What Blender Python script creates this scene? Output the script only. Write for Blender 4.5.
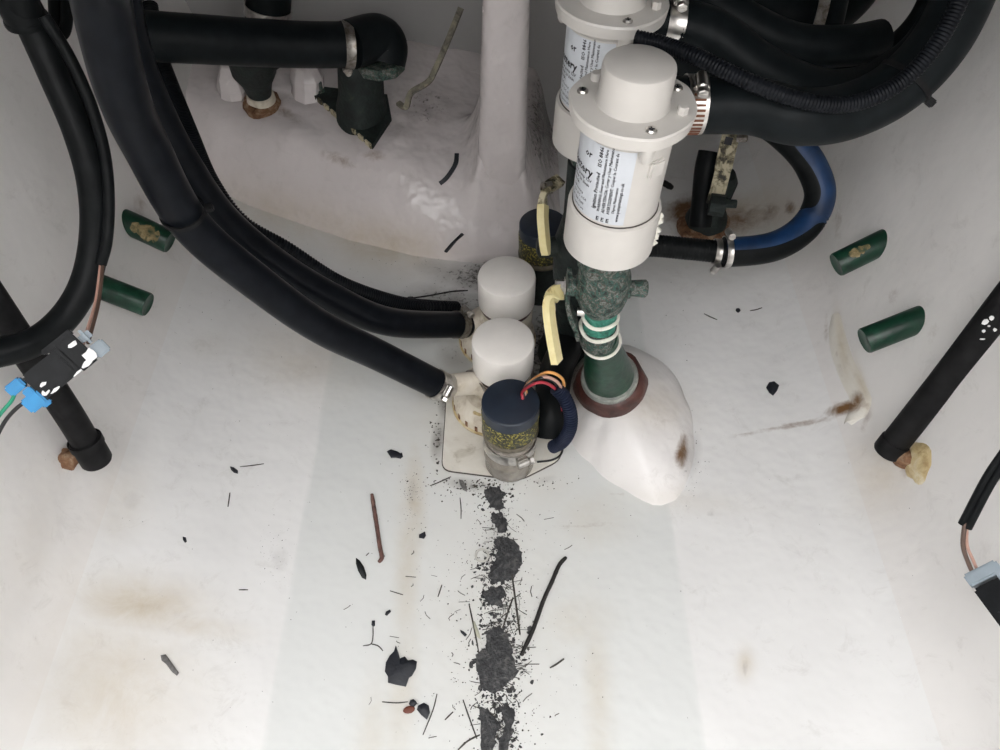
import bpy, bmesh, math, random
import numpy as np
from mathutils import Vector, Matrix, noise as mnoise

for o in list(bpy.data.objects):
    bpy.data.objects.remove(o, do_unlink=True)
scn = bpy.context.scene
COL = scn.collection
random.seed(7)
rng = np.random.default_rng(7)

# ------------------------------------------------------------------ camera, sky, exposure
CAMZ = 0.66
PITCH = math.radians(53.0)
SP, CP = math.sin(PITCH), math.cos(PITCH)
FPX = 750.0
cam_d = bpy.data.cameras.new('camera')
cam_d.sensor_width = 36.0
cam_d.lens = 36.0 * FPX / 1000.0
cam_d.clip_start = 0.01
cam_d.clip_end = 50
cam = bpy.data.objects.new('camera', cam_d)
COL.objects.link(cam)
cam.location = (0, 0, CAMZ)
cam.rotation_euler = (math.pi / 2 - PITCH, 0, 0)
scn.camera = cam

world = bpy.data.worlds.new('overcast_sky')
scn.world = world
world.use_nodes = True
bg = world.node_tree.nodes['Background']
bg.inputs[0].default_value = (1.0, 0.988, 0.985, 1)
bg.inputs[1].default_value = 5.0

vs = scn.view_settings
vs.view_transform = 'Standard'
vs.look = 'None'
vs.gamma = 1.0
vs.exposure = 0.0
vs.use_curve_mapping = False

# ------------------------------------------------------------------ pixel helpers
def ray(u, v):
    a = (u - 500.0) / FPX
    b = (375.0 - v) / FPX
    return Vector((a, b * SP + CP, b * CP - SP))

def W(u, v, t):                      # point at camera depth t
    return Vector((0, 0, CAMZ)) + ray(u, v) * t

def Wz(u, v, z):
    d = ray(u, v)
    return W(u, v, (z - CAMZ) / d.z)

def Wy(u, v, y):
    d = ray(u, v)
    return W(u, v, y / d.y)

def project(p):
    q = p[2] - CAMZ
    dep = p[1] * CP - q * SP
    return 500 + FPX * p[0] / dep, 375 - FPX * (p[1] * SP + q * CP) / dep

# ------------------------------------------------------------------ hull section
CL, CR = 0.355, 0.330                # floor to wall corners
def floor_table(c, k1, k2):
    xs = np.linspace(0, 0.6, 1201)
    sl = np.interp(xs, [0, k1 - .004, k1 + .004, k2 - .004, k2 + .004, c - .035, c, .6],
                   [0, 0, .055, .055, .16, .17, 1.0, 1.0])
    z = np.concatenate([[0], np.cumsum((sl[1:] + sl[:-1]) * .5 * (xs[1] - xs[0]))])
    return xs, z
TL = floor_table(CL, .074, .19)
TR = floor_table(CR, .080, .165)
def zf(x):
    return float(np.interp(-x, *TL)) if x < 0 else float(np.interp(x, *TR))
ZL, ZR = zf(-CL), zf(CR)
DECK = 0.70
def wall_table(c, zc):
    zs = np.linspace(zc, DECK + .05, 800)
    dz = zs[1] - zs[0]
    sl = np.interp(zs - zc, [0, .035, 1], [1.0, .17, .13])
    x = c + np.concatenate([[0], np.cumsum((sl[1:] + sl[:-1]) * .5 * dz)])
    return zs, x
WL = wall_table(CL, ZL)
WR = wall_table(CR, ZR)
def xw(z, side):
    t = WL if side < 0 else WR
    return float(np.interp(z, *t))

def outside(p):
    x, y, z = p
    if x < 0:
        return z < zf(x) if x > -CL else -x > xw(max(z, ZL), -1) or z < ZL
    return z < zf(x) if x < CR else x > xw(max(z, ZR), 1) or z < ZR

def surf(u, v, h=0.0):               # pixel -> point on the hull floor or side, lifted by h
    d = ray(u, v)
    lo, hi = 0.2, 0.2
    while hi < 3 and not outside(W(u, v, hi)):
        lo = hi
        hi += .01
    for _ in range(30):
        m = .5 * (lo + hi)
        if outside(W(u, v, m)):
            hi = m
        else:
            lo = m
    p = W(u, v, hi)
    if h:
        p = p + surf_n(p) * h
    return p

def surf_n(p):
    x, y, z = p
    if x < 0 and x > -CL or x >= 0 and x < CR:
        e = .004
        s = (zf(x + e) - zf(x - e)) / (2 * e)
        return Vector((-s, 0, 1)).normalized()
    side = -1 if x < 0 else 1
    e = .004
    s = (xw(z + e, side) - xw(z - e, side)) / (2 * e)
    return Vector((-side, 0, s)).normalized()

# ------------------------------------------------------------------ materials
def nt(name):
    m = bpy.data.materials.new(name)
    m.use_nodes = True
    return m, m.node_tree.nodes, m.node_tree.links, m.node_tree.nodes['Principled BSDF']

def ramp(N, stops):
    r = N.new('ShaderNodeValToRGB')
    el = r.color_ramp.elements
    while len(el) < len(stops):
        el.new(.5)
    for e, (p, c) in zip(el, stops):
        e.position = p
        e.color = (*c, 1) if len(c) == 3 else c
    return r

def simple(name, col, rough=.5, metal=0, var=.08, scale=60, bump=.0, bscale=200, spec=.5):
    m, N, L, b = nt(name)
    tc = N.new('ShaderNodeTexCoord')
    n = N.new('ShaderNodeTexNoise')
    n.inputs['Scale'].default_value = scale
    n.inputs['Detail'].default_value = 4
    L.new(tc.outputs['Object'], n.inputs['Vector'])
    lo = tuple(max(0, c * (1 - var * 2)) for c in col)
    hi = tuple(min(1, c * (1 + var)) for c in col)
    r = ramp(N, [(.3, lo), (.65, hi)])
    L.new(n.outputs['Fac'], r.inputs['Fac'])
    L.new(r.outputs['Color'], b.inputs['Base Color'])
    b.inputs['Roughness'].default_value = rough
    b.inputs['Metallic'].default_value = metal
    b.inputs['Specular IOR Level'].default_value = spec
    if bump:
        n2 = N.new('ShaderNodeTexNoise')
        n2.inputs['Scale'].default_value = bscale
        n2.inputs['Detail'].default_value = 3
        L.new(tc.outputs['Object'], n2.inputs['Vector'])
        bp = N.new('ShaderNodeBump')
        bp.inputs['Strength'].default_value = bump
        bp.inputs['Distance'].default_value = .002
        L.new(n2.outputs['Fac'], bp.inputs['Height'])
        L.new(bp.outputs['Normal'], b.inputs['Normal'])
    return m

def blotchy(name, stops, scale=80, rough=.6, metal=0, bump=.4, bscale=150, detail=6, distort=.6, spec=.5):
    m, N, L, b = nt(name)
    tc = N.new('ShaderNodeTexCoord')
    n = N.new('ShaderNodeTexNoise')
    n.inputs['Scale'].default_value = scale
    n.inputs['Detail'].default_value = detail
    n.inputs['Roughness'].default_value = .65
    n.inputs['Distortion'].default_value = distort
    L.new(tc.outputs['Object'], n.inputs['Vector'])
    r = ramp(N, stops)
    L.new(n.outputs['Fac'], r.inputs['Fac'])
    L.new(r.outputs['Color'], b.inputs['Base Color'])
    b.inputs['Roughness'].default_value = rough
    b.inputs['Metallic'].default_value = metal
    b.inputs['Specular IOR Level'].default_value = spec
    n2 = N.new('ShaderNodeTexNoise')
    n2.inputs['Scale'].default_value = bscale
    n2.inputs['Detail'].default_value = 5
    L.new(tc.outputs['Object'], n2.inputs['Vector'])
    bp = N.new('ShaderNodeBump')
    bp.inputs['Strength'].default_value = bump
    bp.inputs['Distance'].default_value = .003
    L.new(n2.outputs['Fac'], bp.inputs['Height'])
    L.new(bp.outputs['Normal'], b.inputs['Normal'])
    return m

def gelcoat(name, base, rough=.42, wave=.25):
    """white gelcoat; the colour attribute 'stain' holds tan film (R), dark dirt (G), rust (B)"""
    m, N, L, b = nt(name)
    tc = N.new('ShaderNodeTexCoord')
    at = N.new('ShaderNodeAttribute')
    at.attribute_name = 'stain'
    sep = N.new('ShaderNodeSeparateColor')
    L.new(at.outputs['Color'], sep.inputs['Color'])

    def noise(scale, detail=5, rgh=.6, dist=0.0):
        n = N.new('ShaderNodeTexNoise')
        n.inputs['Scale'].default_value = scale
        n.inputs['Detail'].default_value = detail
        n.inputs['Roughness'].default_value = rgh
        n.inputs['Distortion'].default_value = dist
        L.new(tc.outputs['Object'], n.inputs['Vector'])
        return n.outputs['Fac']

    def mth(op, a, bb, clamp=False):
        k = N.new('ShaderNodeMath')
        k.operation = op
        k.use_clamp = clamp
        for i, s in enumerate((a, bb)):
            if isinstance(s, (int, float)):
                k.inputs[i].default_value = s
            else:
                L.new(s, k.inputs[i])
        return k.outputs[0]

    def mix(fac, c1, c2):
        x = N.new('ShaderNodeMix')
        x.data_type = 'RGBA'
        L.new(fac, x.inputs['Factor'])
        for s, c in (('A', c1), ('B', c2)):
            i = [k for k in x.inputs if k.name == s and k.type == 'RGBA'][0]
            if isinstance(c, tuple):
                i.default_value = (*c, 1)
            else:
                L.new(c, i)
        return [k for k in x.outputs if k.type == 'RGBA'][0]

    big = ramp(N, [(.3, tuple(c * .93 for c in base)), (.7, tuple(min(1, c * 1.03) for c in base))])
    L.new(noise(7, 4), big.inputs['Fac'])
    # faint overall scuffs
    sc = mth('MULTIPLY', mth('SUBTRACT', noise(38, 8, .78, .6), .555, True), 1.7, True)
    c = mix(sc, big.outputs['Color'], (.42, .40, .37))
    ct = N.new('ShaderNodeAttribute')
    ct.attribute_name = 'centre_tone'
    c = mix(mth('MULTIPLY', ct.outputs['Fac'], 1.0, True), c, (base[0] * .885, base[1] * .905, base[2] * .90))
    # tan film
    f = mth('MULTIPLY', sep.outputs[0], mth('MULTIPLY', noise(26, 8, .75, .5), 2.1), True)
    c = mix(f, c, (.50, .415, .28))
    # rust
    f = mth('MULTIPLY', mth('SUBTRACT', mth('ADD', mth('MULTIPLY', sep.outputs[2], 1.0), mth('MULTIPLY', noise(70, 8, .7, .6), .9)), .62), 2.0, True)
    f = mth('MULTIPLY', f, mth('MULTIPLY', sep.outputs[2], 3.0, True), True)
    c = mix(f, c, (.17, .085, .03))
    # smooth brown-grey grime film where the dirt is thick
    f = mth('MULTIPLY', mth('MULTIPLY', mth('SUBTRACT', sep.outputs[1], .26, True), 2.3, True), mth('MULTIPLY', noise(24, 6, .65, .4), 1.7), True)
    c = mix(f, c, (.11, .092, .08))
    # dark dirt specks
    g = mth('SUBTRACT', mth('ADD', sep.outputs[1], mth('MULTIPLY', noise(170, 8, .72, .3), 1.3)), 1.15)
    f = mth('MULTIPLY', g, 5.0, True)
    f = mth('MULTIPLY', f, mth('MULTIPLY', sep.outputs[1], 4.0, True), True)
    c = mix(f, c, (.035, .030, .026))
    L.new(c, b.inputs['Base Color'])
    rr = mth('ADD', mth('MULTIPLY', noise(30, 4), .25), rough - .12)
    L.new(rr, b.inputs['Roughness'])
    bp = N.new('ShaderNodeBump')
    bp.inputs['Strength'].default_value = wave
    bp.inputs['Distance'].default_value = .01
    L.new(noise(18, 3), bp.inputs['Height'])
    L.new(bp.outputs['Normal'], b.inputs['Normal'])
    return m

def hose_mat(name, col, rough, ring=0.0, pitch=900, scuff=.12, spec=.11):
    m, N, L, b = nt(name)
    tc = N.new('ShaderNodeTexCoord')
    n = N.new('ShaderNodeTexNoise')
    n.inputs['Scale'].default_value = 90
    n.inputs['Detail'].default_value = 6
    L.new(tc.outputs['Object'], n.inputs['Vector'])
    r = ramp(N, [(.35, col), (.75, tuple(c * 1.5 + scuff * .06 for c in col))])
    L.new(n.outputs['Fac'], r.inputs['Fac'])
    L.new(r.outputs['Color'], b.inputs['Base Color'])
    b.inputs['Roughness'].default_value = rough
    b.inputs['Specular IOR Level'].default_value = spec
    if ring:
        uv = N.new('ShaderNodeUVMap')
        uv.uv_map = 'UVMap'
        w = N.new('ShaderNodeTexWave')
        w.bands_direction = 'X'
        w.inputs['Scale'].default_value = pitch
        L.new(uv.outputs['UV'], w.inputs['Vector'])
        bp = N.new('ShaderNodeBump')
        bp.inputs['Strength'].default_value = ring
        bp.inputs['Distance'].default_value = .0006
        L.new(w.outputs['Fac'], bp.inputs['Height'])
        L.new(bp.outputs['Normal'], b.inputs['Normal'])
    return m

M = {}
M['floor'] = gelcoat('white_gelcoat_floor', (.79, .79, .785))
M['wall'] = gelcoat('white_gelcoat_side', (.775, .76, .745), rough=.5, wave=.18)
M['bulkhead'] = gelcoat('grey_bulkhead', (.34, .335, .33), rough=.5, wave=.2)  # one even grey, darker than the hull sides
M['smear'] = gelcoat('cream_sealant', (.76, .735, .67), rough=.4, wave=.3)
M['step'] = gelcoat('pinkish_flowcoat', (.70, .65, .645), rough=.22, wave=.8)
M['pod'] = gelcoat('white_flowcoat_pod', (.82, .80, .79), rough=.38, wave=.5)
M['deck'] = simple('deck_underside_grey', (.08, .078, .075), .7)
M['hose'] = hose_mat('black_rubber_hose', (.005, .006, .0065), .42, scuff=.03)
M['hose_gloss'] = hose_mat('black_glossy_reinforced_hose', (.004, .005, .007), .30, scuff=.04, spec=.09)
M['hose_dull'] = hose_mat('black_dull_hose', (.005, .007, .008), .45, scuff=.03)
M['conduit'] = hose_mat('black_split_conduit', (.005, .006, .008), .38, scuff=.03)
M['conduit_blue'] = hose_mat('navy_split_conduit', (.010, .014, .030), .4)
M['pipe'] = hose_mat('dark_grey_plastic_pipe', (.007, .007, .0075), .5, scuff=.10)
M['blue'] = simple('blue_hose_rubber', (.006, .034, .105), .45, var=.25, scale=50)
M['white'] = simple('white_abs_plastic', (.62, .595, .56), .36, var=.03, scale=30)
M['cap'] = simple('white_pump_cap_plastic', (.90, .865, .82), .42, var=.03, scale=30)
M['cream'] = blotchy('grubby_cream_plastic', [(.3, (.35, .28, .19)), (.5, (.66, .60, .50)), (.7, (.74, .69, .60))], 45, .5, bump=.05)
M['label'] = simple('silver_paper_label', (.62, .65, .69), .35, var=.05, scale=25)
M['ink'] = simple('black_label_ink', (.02, .02, .025), .6)
M['steel'] = simple('stainless_steel', (.62, .60, .57), .28, metal=1, var=.2, scale=120)
M['steel_dull'] = blotchy('tarnished_steel', [(.35, (.16, .13, .10)), (.6, (.45, .43, .40))], 120, .4, metal=.9, bump=.1)
M['slot'] = simple('rusty_clamp_slot', (.16, .06, .03), .7)
M['bronze'] = blotchy('verdigris_bronze', [(.32, (.008, .011, .010)), (.42, (.030, .040, .036)), (.47, (.05, .13, .105)), (.51, (.05, .032, .022)), (.57, (.20, .22, .205)), (.63, (.03, .035, .032)), (.70, (.10, .26, .21))], 170, .75, metal=.15, bump=.8, bscale=260)
M['bronze_green'] = blotchy('green_verdigris', [(.3, (.02, .07, .055)), (.5, (.03, .20, .14)), (.66, (.10, .32, .25)), (.8, (.05, .08, .07))], 110, .75, bump=.6, bscale=240)
M['bronze_dark'] = blotchy('dark_bronze', [(.3, (.008, .010, .010)), (.6, (.018, .028, .026)), (.75, (.05, .05, .04))], 70, .6, metal=.2, bump=.5)
M['green'] = blotchy('dark_green_resin', [(.3, (.003, .020, .012)), (.55, (.007, .045, .025)), (.75, (.02, .08, .05))], 60, .35, bump=.15)
M['green_wear'] = blotchy('worn_tan_patch', [(.38, (.03, .06, .03)), (.52, (.24, .18, .08)), (.72, (.42, .34, .19))], 150, .7, bump=.3)
M['yellow'] = blotchy('pale_yellow_vinyl', [(.25, (.30, .18, .06)), (.36, (.72, .62, .30)), (.7, (.82, .74, .44))], 60, .45, bump=.05)
M['yellow_dirty'] = blotchy('dirty_yellow_vinyl', [(.42, (.030, .026, .018)), (.48, (.20, .17, .10)), (.55, (.58, .52, .36))], 60, .6, bump=.1)
M['sealant'] = blotchy('dark_red_brown_sealant', [(.3, (.030, .012, .010)), (.6, (.085, .030, .024)), (.8, (.13, .06, .045))], 60, .4, bump=.3)
M['bead'] = simple('white_sealant', (.78, .76, .68), .5, var=.08)
M['bead_tan'] = blotchy('aged_cream_sealant', [(.3, (.52, .44, .32)), (.5, (.72, .69, .62)), (.7, (.78, .76, .71))], 50, .5, bump=.2, bscale=90)
M['plate'] = blotchy('grubby_white_plate', [(.28, (.42, .38, .30)), (.42, (.68, .65, .58)), (.7, (.76, .74, .68))], 40, .45, bump=.05)
M['nutgrey'] = blotchy('grey_green_nut', [(.3, (.20, .22, .20)), (.6, (.36, .37, .34)), (.8, (.45, .44, .40))], 90, .55, metal=.3, bump=.2)
M['navy'] = simple('navy_black_potting', (.016, .024, .040), .45, var=.15, scale=40)
M['print_band'] = blotchy('black_band_with_yellow_print', [(.46, (.018, .020, .016)), (.54, (.055, .055, .02)), (.60, (.36, .31, .06))], 420, .5, bump=.1, detail=2)
M['brownring'] = blotchy('brown_grey_grime_ring', [(.3, (.06, .05, .04)), (.6, (.16, .14, .10))], 90, .5, bump=.3)
M['cloudy'] = blotchy('cloudy_grey_tube', [(.3, (.13, .11, .09)), (.6, (.27, .245, .21))], 60, .18, bump=.05)
M['red_w'] = simple('red_wire', (.42, .03, .05), .4)
M['pink_w'] = simple('pink_brown_wire', (.50, .30, .24), .45)
M['orange_w'] = simple('orange_wire', (.70, .34, .10), .4)
M['black_w'] = simple('black_wire', (.012, .012, .013), .4)
M['brown_w'] = simple('brown_wire', (.10, .06, .045), .4)
M['green_w'] = simple('green_wire', (.02, .30, .17), .4)
M['conn'] = blotchy('scuffed_black_connector', [(.45, (.005, .006, .007)), (.66, (.010, .011, .013)), (.70, (.03, .03, .03))], 55, .42, bump=.1, spec=.15)
M['paint'] = simple('white_paint_splash', (.82, .82, .82), .6)
M['grey_c'] = simple('grey_connector_lock', (.26, .31, .35), .5)
M['blue_c'] = simple('bright_blue_connector_seal', (.015, .25, .55), .5)
M['rust'] = blotchy('brown_rust_lump', [(.3, (.06, .025, .012)), (.5, (.20, .10, .05)), (.75, (.42, .32, .22))], 110, .8, bump=.8)
M['rust_pale'] = blotchy('pale_yellow_resin', [(.3, (.34, .22, .09)), (.5, (.58, .47, .26)), (.7, (.70, .64, .50))], 70, .3, bump=.4)
M['lever_grey'] = blotchy('grubby_grey_yellow_lever', [(.35, (.05, .045, .035)), (.5, (.17, .155, .12)), (.7, (.33, .30, .21))], 70, .5, bump=.2)
M['twig'] = simple('black_wet_twig', (.012, .011, .010), .6, bump=.4, bscale=400)
M['twig_brown'] = blotchy('brown_twig_bark', [(.3, (.05, .025, .02)), (.6, (.17, .085, .07)), (.8, (.28, .19, .15))], 90, .7, bump=.4)
M['flake'] = simple('black_rubber_flake', (.010, .012, .018), .5, bump=.3)
M['leaf'] = simple('black_leaf', (.010, .012, .013), .45, bump=.3)
M['leaf_brown'] = simple('red_brown_leaf', (.16, .05, .03), .6)
M['leaf_pale'] = simple('pale_green_leaf', (.42, .42, .33), .6)
M['chip_grey'] = blotchy('grey_bark_chip', [(.3, (.06, .06, .058)), (.6, (.17, .165, .16))], 200, .8, bump=.4)
M['sludge'] = blotchy('dark_grey_sludge', [(.3, (.016, .016, .018)), (.50, (.034, .035, .038)), (.66, (.10, .10, .096))], 160, .55, bump=.7, bscale=420)
M['speck'] = simple('dark_dirt_speck', (.05, .043, .036), .8, var=.3)
M['fibre'] = simple('dark_plant_fibre', (.055, .05, .042), .8)
M['clear'] = simple('cloudy_clear_washer', (.55, .54, .50), .2)
M['grime'] = simple('dark_joint_grime', (.06, .05, .042), .7)

# ------------------------------------------------------------------ mesh builder
def frame(axis, up=None):
    z = Vector(axis).normalized()
    ref = Vector(up) if up is not None else (Vector((0, 0, 1)) if abs(z.z) < .95 else Vector((0, -1, 0)))
    x = ref - z * ref.dot(z)
    x.normalize()
    y = z.cross(x)
    return Matrix((x, y, z)).transposed()

def catmull(P, per=10):
    P = [Vector(p) for p in P]
    if len(P) == 2:
        return [P[0].lerp(P[1], i / per) for i in range(per + 1)]
    Q = [P[0] * 2 - P[1]] + P + [P[-1] * 2 - P[-2]]
    out = []
    for i in range(1, len(Q) - 2):
        p0, p1, p2, p3 = Q[i - 1:i + 3]
        for k in range(per):
            t = k / per
            out.append(.5 * (2 * p1 + (p2 - p0) * t + (2 * p0 - 5 * p1 + 4 * p2 - p3) * t * t + (3 * p1 - p0 - 3 * p2 + p3) * t ** 3))
    out.append(P[-1])
    return out

def resample(P, step):
    d = [0]
    for a, b in zip(P, P[1:]):
        d.append(d[-1] + (b - a).length)
    n = max(2, int(d[-1] / step))
    A = np.array([tuple(p) for p in P])
    s = np.linspace(0, d[-1], n + 1)
    return [Vector((np.interp(x, d, A[:, 0]), np.interp(x, d, A[:, 1]), np.interp(x, d, A[:, 2]))) for x in s], s

class MB:
    def __init__(self):
        self.v, self.f, self.uv, self.mi = [], [], {}, []

    def face(self, idx, mi=0):
        self.f.append(tuple(idx))
        self.mi.append(mi)

    def lathe(self, prof, n=32, at=(0, 0, 0), axis=(0, 0, 1), wob=0, cap0=True, cap1=True, seed=0, up=None):
        """prof: (radius, height) pairs going up the axis; r=0 closes to a point"""
        R = frame(axis, up)
        at = Vector(at)
        rows = []
        for j, (r, h) in enumerate(prof):
            row = []
            for i in range(n):
                a = 2 * math.pi * i / n
                rr = r
                if wob:
                    rr *= 1 + wob * mnoise.noise(Vector((math.cos(a) * 1.7 + seed, math.sin(a) * 1.7, h * 60)))
                row.append(len(self.v))
                self.v.append(at + R @ Vector((math.cos(a) * rr, math.sin(a) * rr, h)))
            rows.append(row)
        for a, b in zip(rows, rows[1:]):
            for i in range(n):
                k = (i + 1) % n
                self.face((a[i], a[k], b[k], b[i]))
        if cap0:
            self.face(rows[0][::-1])
        if cap1:
            self.face(rows[-1])
        return self

    def tube(self, pts, r, n=14, caps=True, ring=None, mi_fn=None, ref_fn=None):
        """pts: smooth list of points; r number or list; ring=(pitch, depth) gives corrugation"""
        if ring:
            pitch, depth = ring
            pts, s = resample(pts, pitch / 4)
            rad = []
            for i in range(len(pts)):
                rad.append(r if i % 4 in (0, 1) else r - depth)
        else:
            s = [0]
            for a, b in zip(pts, pts[1:]):
                s.append(s[-1] + (b - a).length)
            rad = list(r) if hasattr(r, '__len__') else [r] * len(pts)
        T = []
        for i in range(len(pts)):
            a = pts[max(0, i - 1)]
            b = pts[min(len(pts) - 1, i + 1)]
            T.append((b - a).normalized())
        F = frame(T[0])
        x = F.col[0].copy()
        rows = []
        for i, p in enumerate(pts):
            if ref_fn:
                x = ref_fn(i / len(pts))
            x = x - T[i] * x.dot(T[i])
            x.normalize()
            y = T[i].cross(x)
            row = []
            for k in range(n):
                a = 2 * math.pi * k / n
                row.append(len(self.v))
                self.uv[len(self.v)] = (s[i], k / n)
                self.v.append(p + (x * math.cos(a) + y * math.sin(a)) * rad[i])
            rows.append(row)
        for i, (a, b) in enumerate(zip(rows, rows[1:])):
            for k in range(n):
                q = (k + 1) % n
                mi = 0
                if mi_fn:
                    mi = mi_fn((k + .5) / n)
                self.face((a[k], a[q], b[q], b[k]), mi)
        if caps:
            self.face(rows[0][::-1])
            self.face(rows[-1])
        return self

    def box(self, c, size, R=None, bev=0.0):
        R = R or Matrix.Identity(3)
        c = Vector(c)
        sx, sy, sz = (s / 2 for s in size)
        if bev <= 0:
            base = len(self.v)
            for dz in (-1, 1):
                for dx, dy in ((-1, -1), (1, -1), (1, 1), (-1, 1)):
                    self.v.append(c + R @ Vector((dx * sx, dy * sy, dz * sz)))
            for f in ((3, 2, 1, 0), (4, 5, 6, 7), (0, 1, 5, 4), (1, 2, 6, 5), (2, 3, 7, 6), (3, 0, 4, 7)):
                self.face([base + i for i in f])
            return self
        bm = bmesh.new()
        bmesh.ops.create_cube(bm, size=1)
        for v in bm.verts:
            v.co = Vector((v.co.x * size[0], v.co.y * size[1], v.co.z * size[2]))
        bmesh.ops.bevel(bm, geom=list(bm.edges), offset=bev, segments=2, affect='EDGES')
        base = len(self.v)
        bm.verts.index_update()
        for v in bm.verts:
            self.v.append(c + R @ v.co)
        for f in bm.faces:
            self.face([base + v.index for v in f.verts])
        bm.free()
        return self

    def prism(self, outline, th, R=None, at=(0, 0, 0), bulge=0.0, seed=0):
        """outline: 2D points in a local plane; th thickness upward"""
        R = R or Matrix.Identity(3)
        at = Vector(at)
        n = len(outline)
        cx = sum(p[0] for p in outline) / n
        cy = sum(p[1] for p in outline) / n
        b = len(self.v)
        for (x, y) in outline:
            self.v.append(at + R @ Vector((x, y, 0)))
        for (x, y) in outline:
            self.v.append(at + R @ Vector((x, y, th)))
        for (x, y) in outline:
            self.v.append(at + R @ Vector((cx + (x - cx) * .6, cy + (y - cy) * .6, th + bulge * (.7 + .6 * mnoise.noise(Vector((x * 90, y * 90, seed)))))))
        self.v.append(at + R @ Vector((cx, cy, th + bulge)))
        for i in range(n):
            k = (i + 1) % n
            self.face((b + i, b + k, b + n + k, b + n + i))
            self.face((b + n + i, b + n + k, b + 2 * n + k, b + 2 * n + i))
            self.face((b + 2 * n + i, b + 2 * n + k, b + 3 * n))
        self.face([b + i for i in range(n)][::-1])
        return self

    def strip(self, pts, width_dirs, w, th):
        """a flat bar swept along pts, width along width_dirs"""
        n = len(pts)
        if isinstance(width_dirs, Vector):
            width_dirs = [width_dirs] * n
        ws = w if hasattr(w, '__len__') else [w] * n
        b = len(self.v)
        for i, p in enumerate(pts):
            t = (pts[min(n - 1, i + 1)] - pts[max(0, i - 1)]).normalized()
            wd = width_dirs[i] - t * width_dirs[i].dot(t)
            wd.normalize()
            nn = t.cross(wd)
            for a, c in ((-1, -1), (1, -1), (1, 1), (-1, 1)):
                self.v.append(p + wd * (a * ws[i] / 2) + nn * (c * th / 2))
        for i in range(n - 1):
            for k in range(4):
                q = (k + 1) % 4
                self.face((b + 4 * i + k, b + 4 * i + q, b + 4 * i + 4 + q, b + 4 * i + 4 + k))
        self.face((b + 3, b + 2, b + 1, b))
        e = b + 4 * (n - 1)
        self.face((e, e + 1, e + 2, e + 3))
        return self

    def mesh(self, name, mats, base=(0, 0, 0), smooth=35):
        base = Vector(base)
        me = bpy.data.meshes.new(name)
        me.from_pydata([tuple(Vector(v) - base) for v in self.v], [], self.f)
        for m in (mats if isinstance(mats, (list, tuple)) else [mats]):
            me.materials.append(M[m])
        me.polygons.foreach_set('material_index', self.mi)
        if self.uv:
            ul = me.uv_layers.new(name='UVMap')
            vi = np.zeros(len(me.loops), dtype=np.int32)
            me.loops.foreach_get('vertex_index', vi)
            uvs = np.zeros((len(self.v), 2), dtype=np.float32)
            for k, t in self.uv.items():
                uvs[k] = t
            ul.data.foreach_set('uv', uvs[vi].ravel())
        me.validate()
        bm = bmesh.new()
        bm.from_mesh(me)
        bmesh.ops.recalc_face_normals(bm, faces=bm.faces)
        bm.to_mesh(me)
        bm.free()
        if smooth:
            me.polygons.foreach_set('use_smooth', [True] * len(me.polygons))
            me.set_sharp_from_angle(angle=math.radians(smooth))
        me.update()
        return me

def tag(o, label, cat, group=None):
    o['label'] = label
    o['category'] = cat
    if group:
        o['group'] = group
    return o

class Thing:
    def __init__(self, name, loc, label, cat, group=None):
        self.loc = Vector(loc)
        self.root = bpy.data.objects.new(name, None)
        self.root.empty_display_size = .01
        COL.objects.link(self.root)
        self.root.location = self.loc
        tag(self.root, label, cat, group)

    def part(self, name, mb, mat, parent=None, label=None, smooth=35):
        o = bpy.data.objects.new(name, mb.mesh(name, mat, self.loc, smooth))
        COL.objects.link(o)
        o.parent = parent or self.root
        if label:
            o['label'] = label
        return o

def single(name, mb, mat, label, cat, group=None, base=None, smooth=35, kind=None):
    if base is None:
        vs_ = mb.v
        base = Vector((sum(v[0] for v in vs_) / len(vs_), sum(v[1] for v in vs_) / len(vs_), min(v[2] for v in vs_)))
    o = bpy.data.objects.new(name, mb.mesh(name, mat, base, smooth))
    COL.objects.link(o)
    o.location = base
    tag(o, label, cat, group)
    if kind:
        o['kind'] = kind
    return o

def structure(name, me, label, cat='structure'):
    o = bpy.data.objects.new(name, me)
    COL.objects.link(o)
    o['kind'] = 'structure'
    tag(o, label, cat)
    return o

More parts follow.
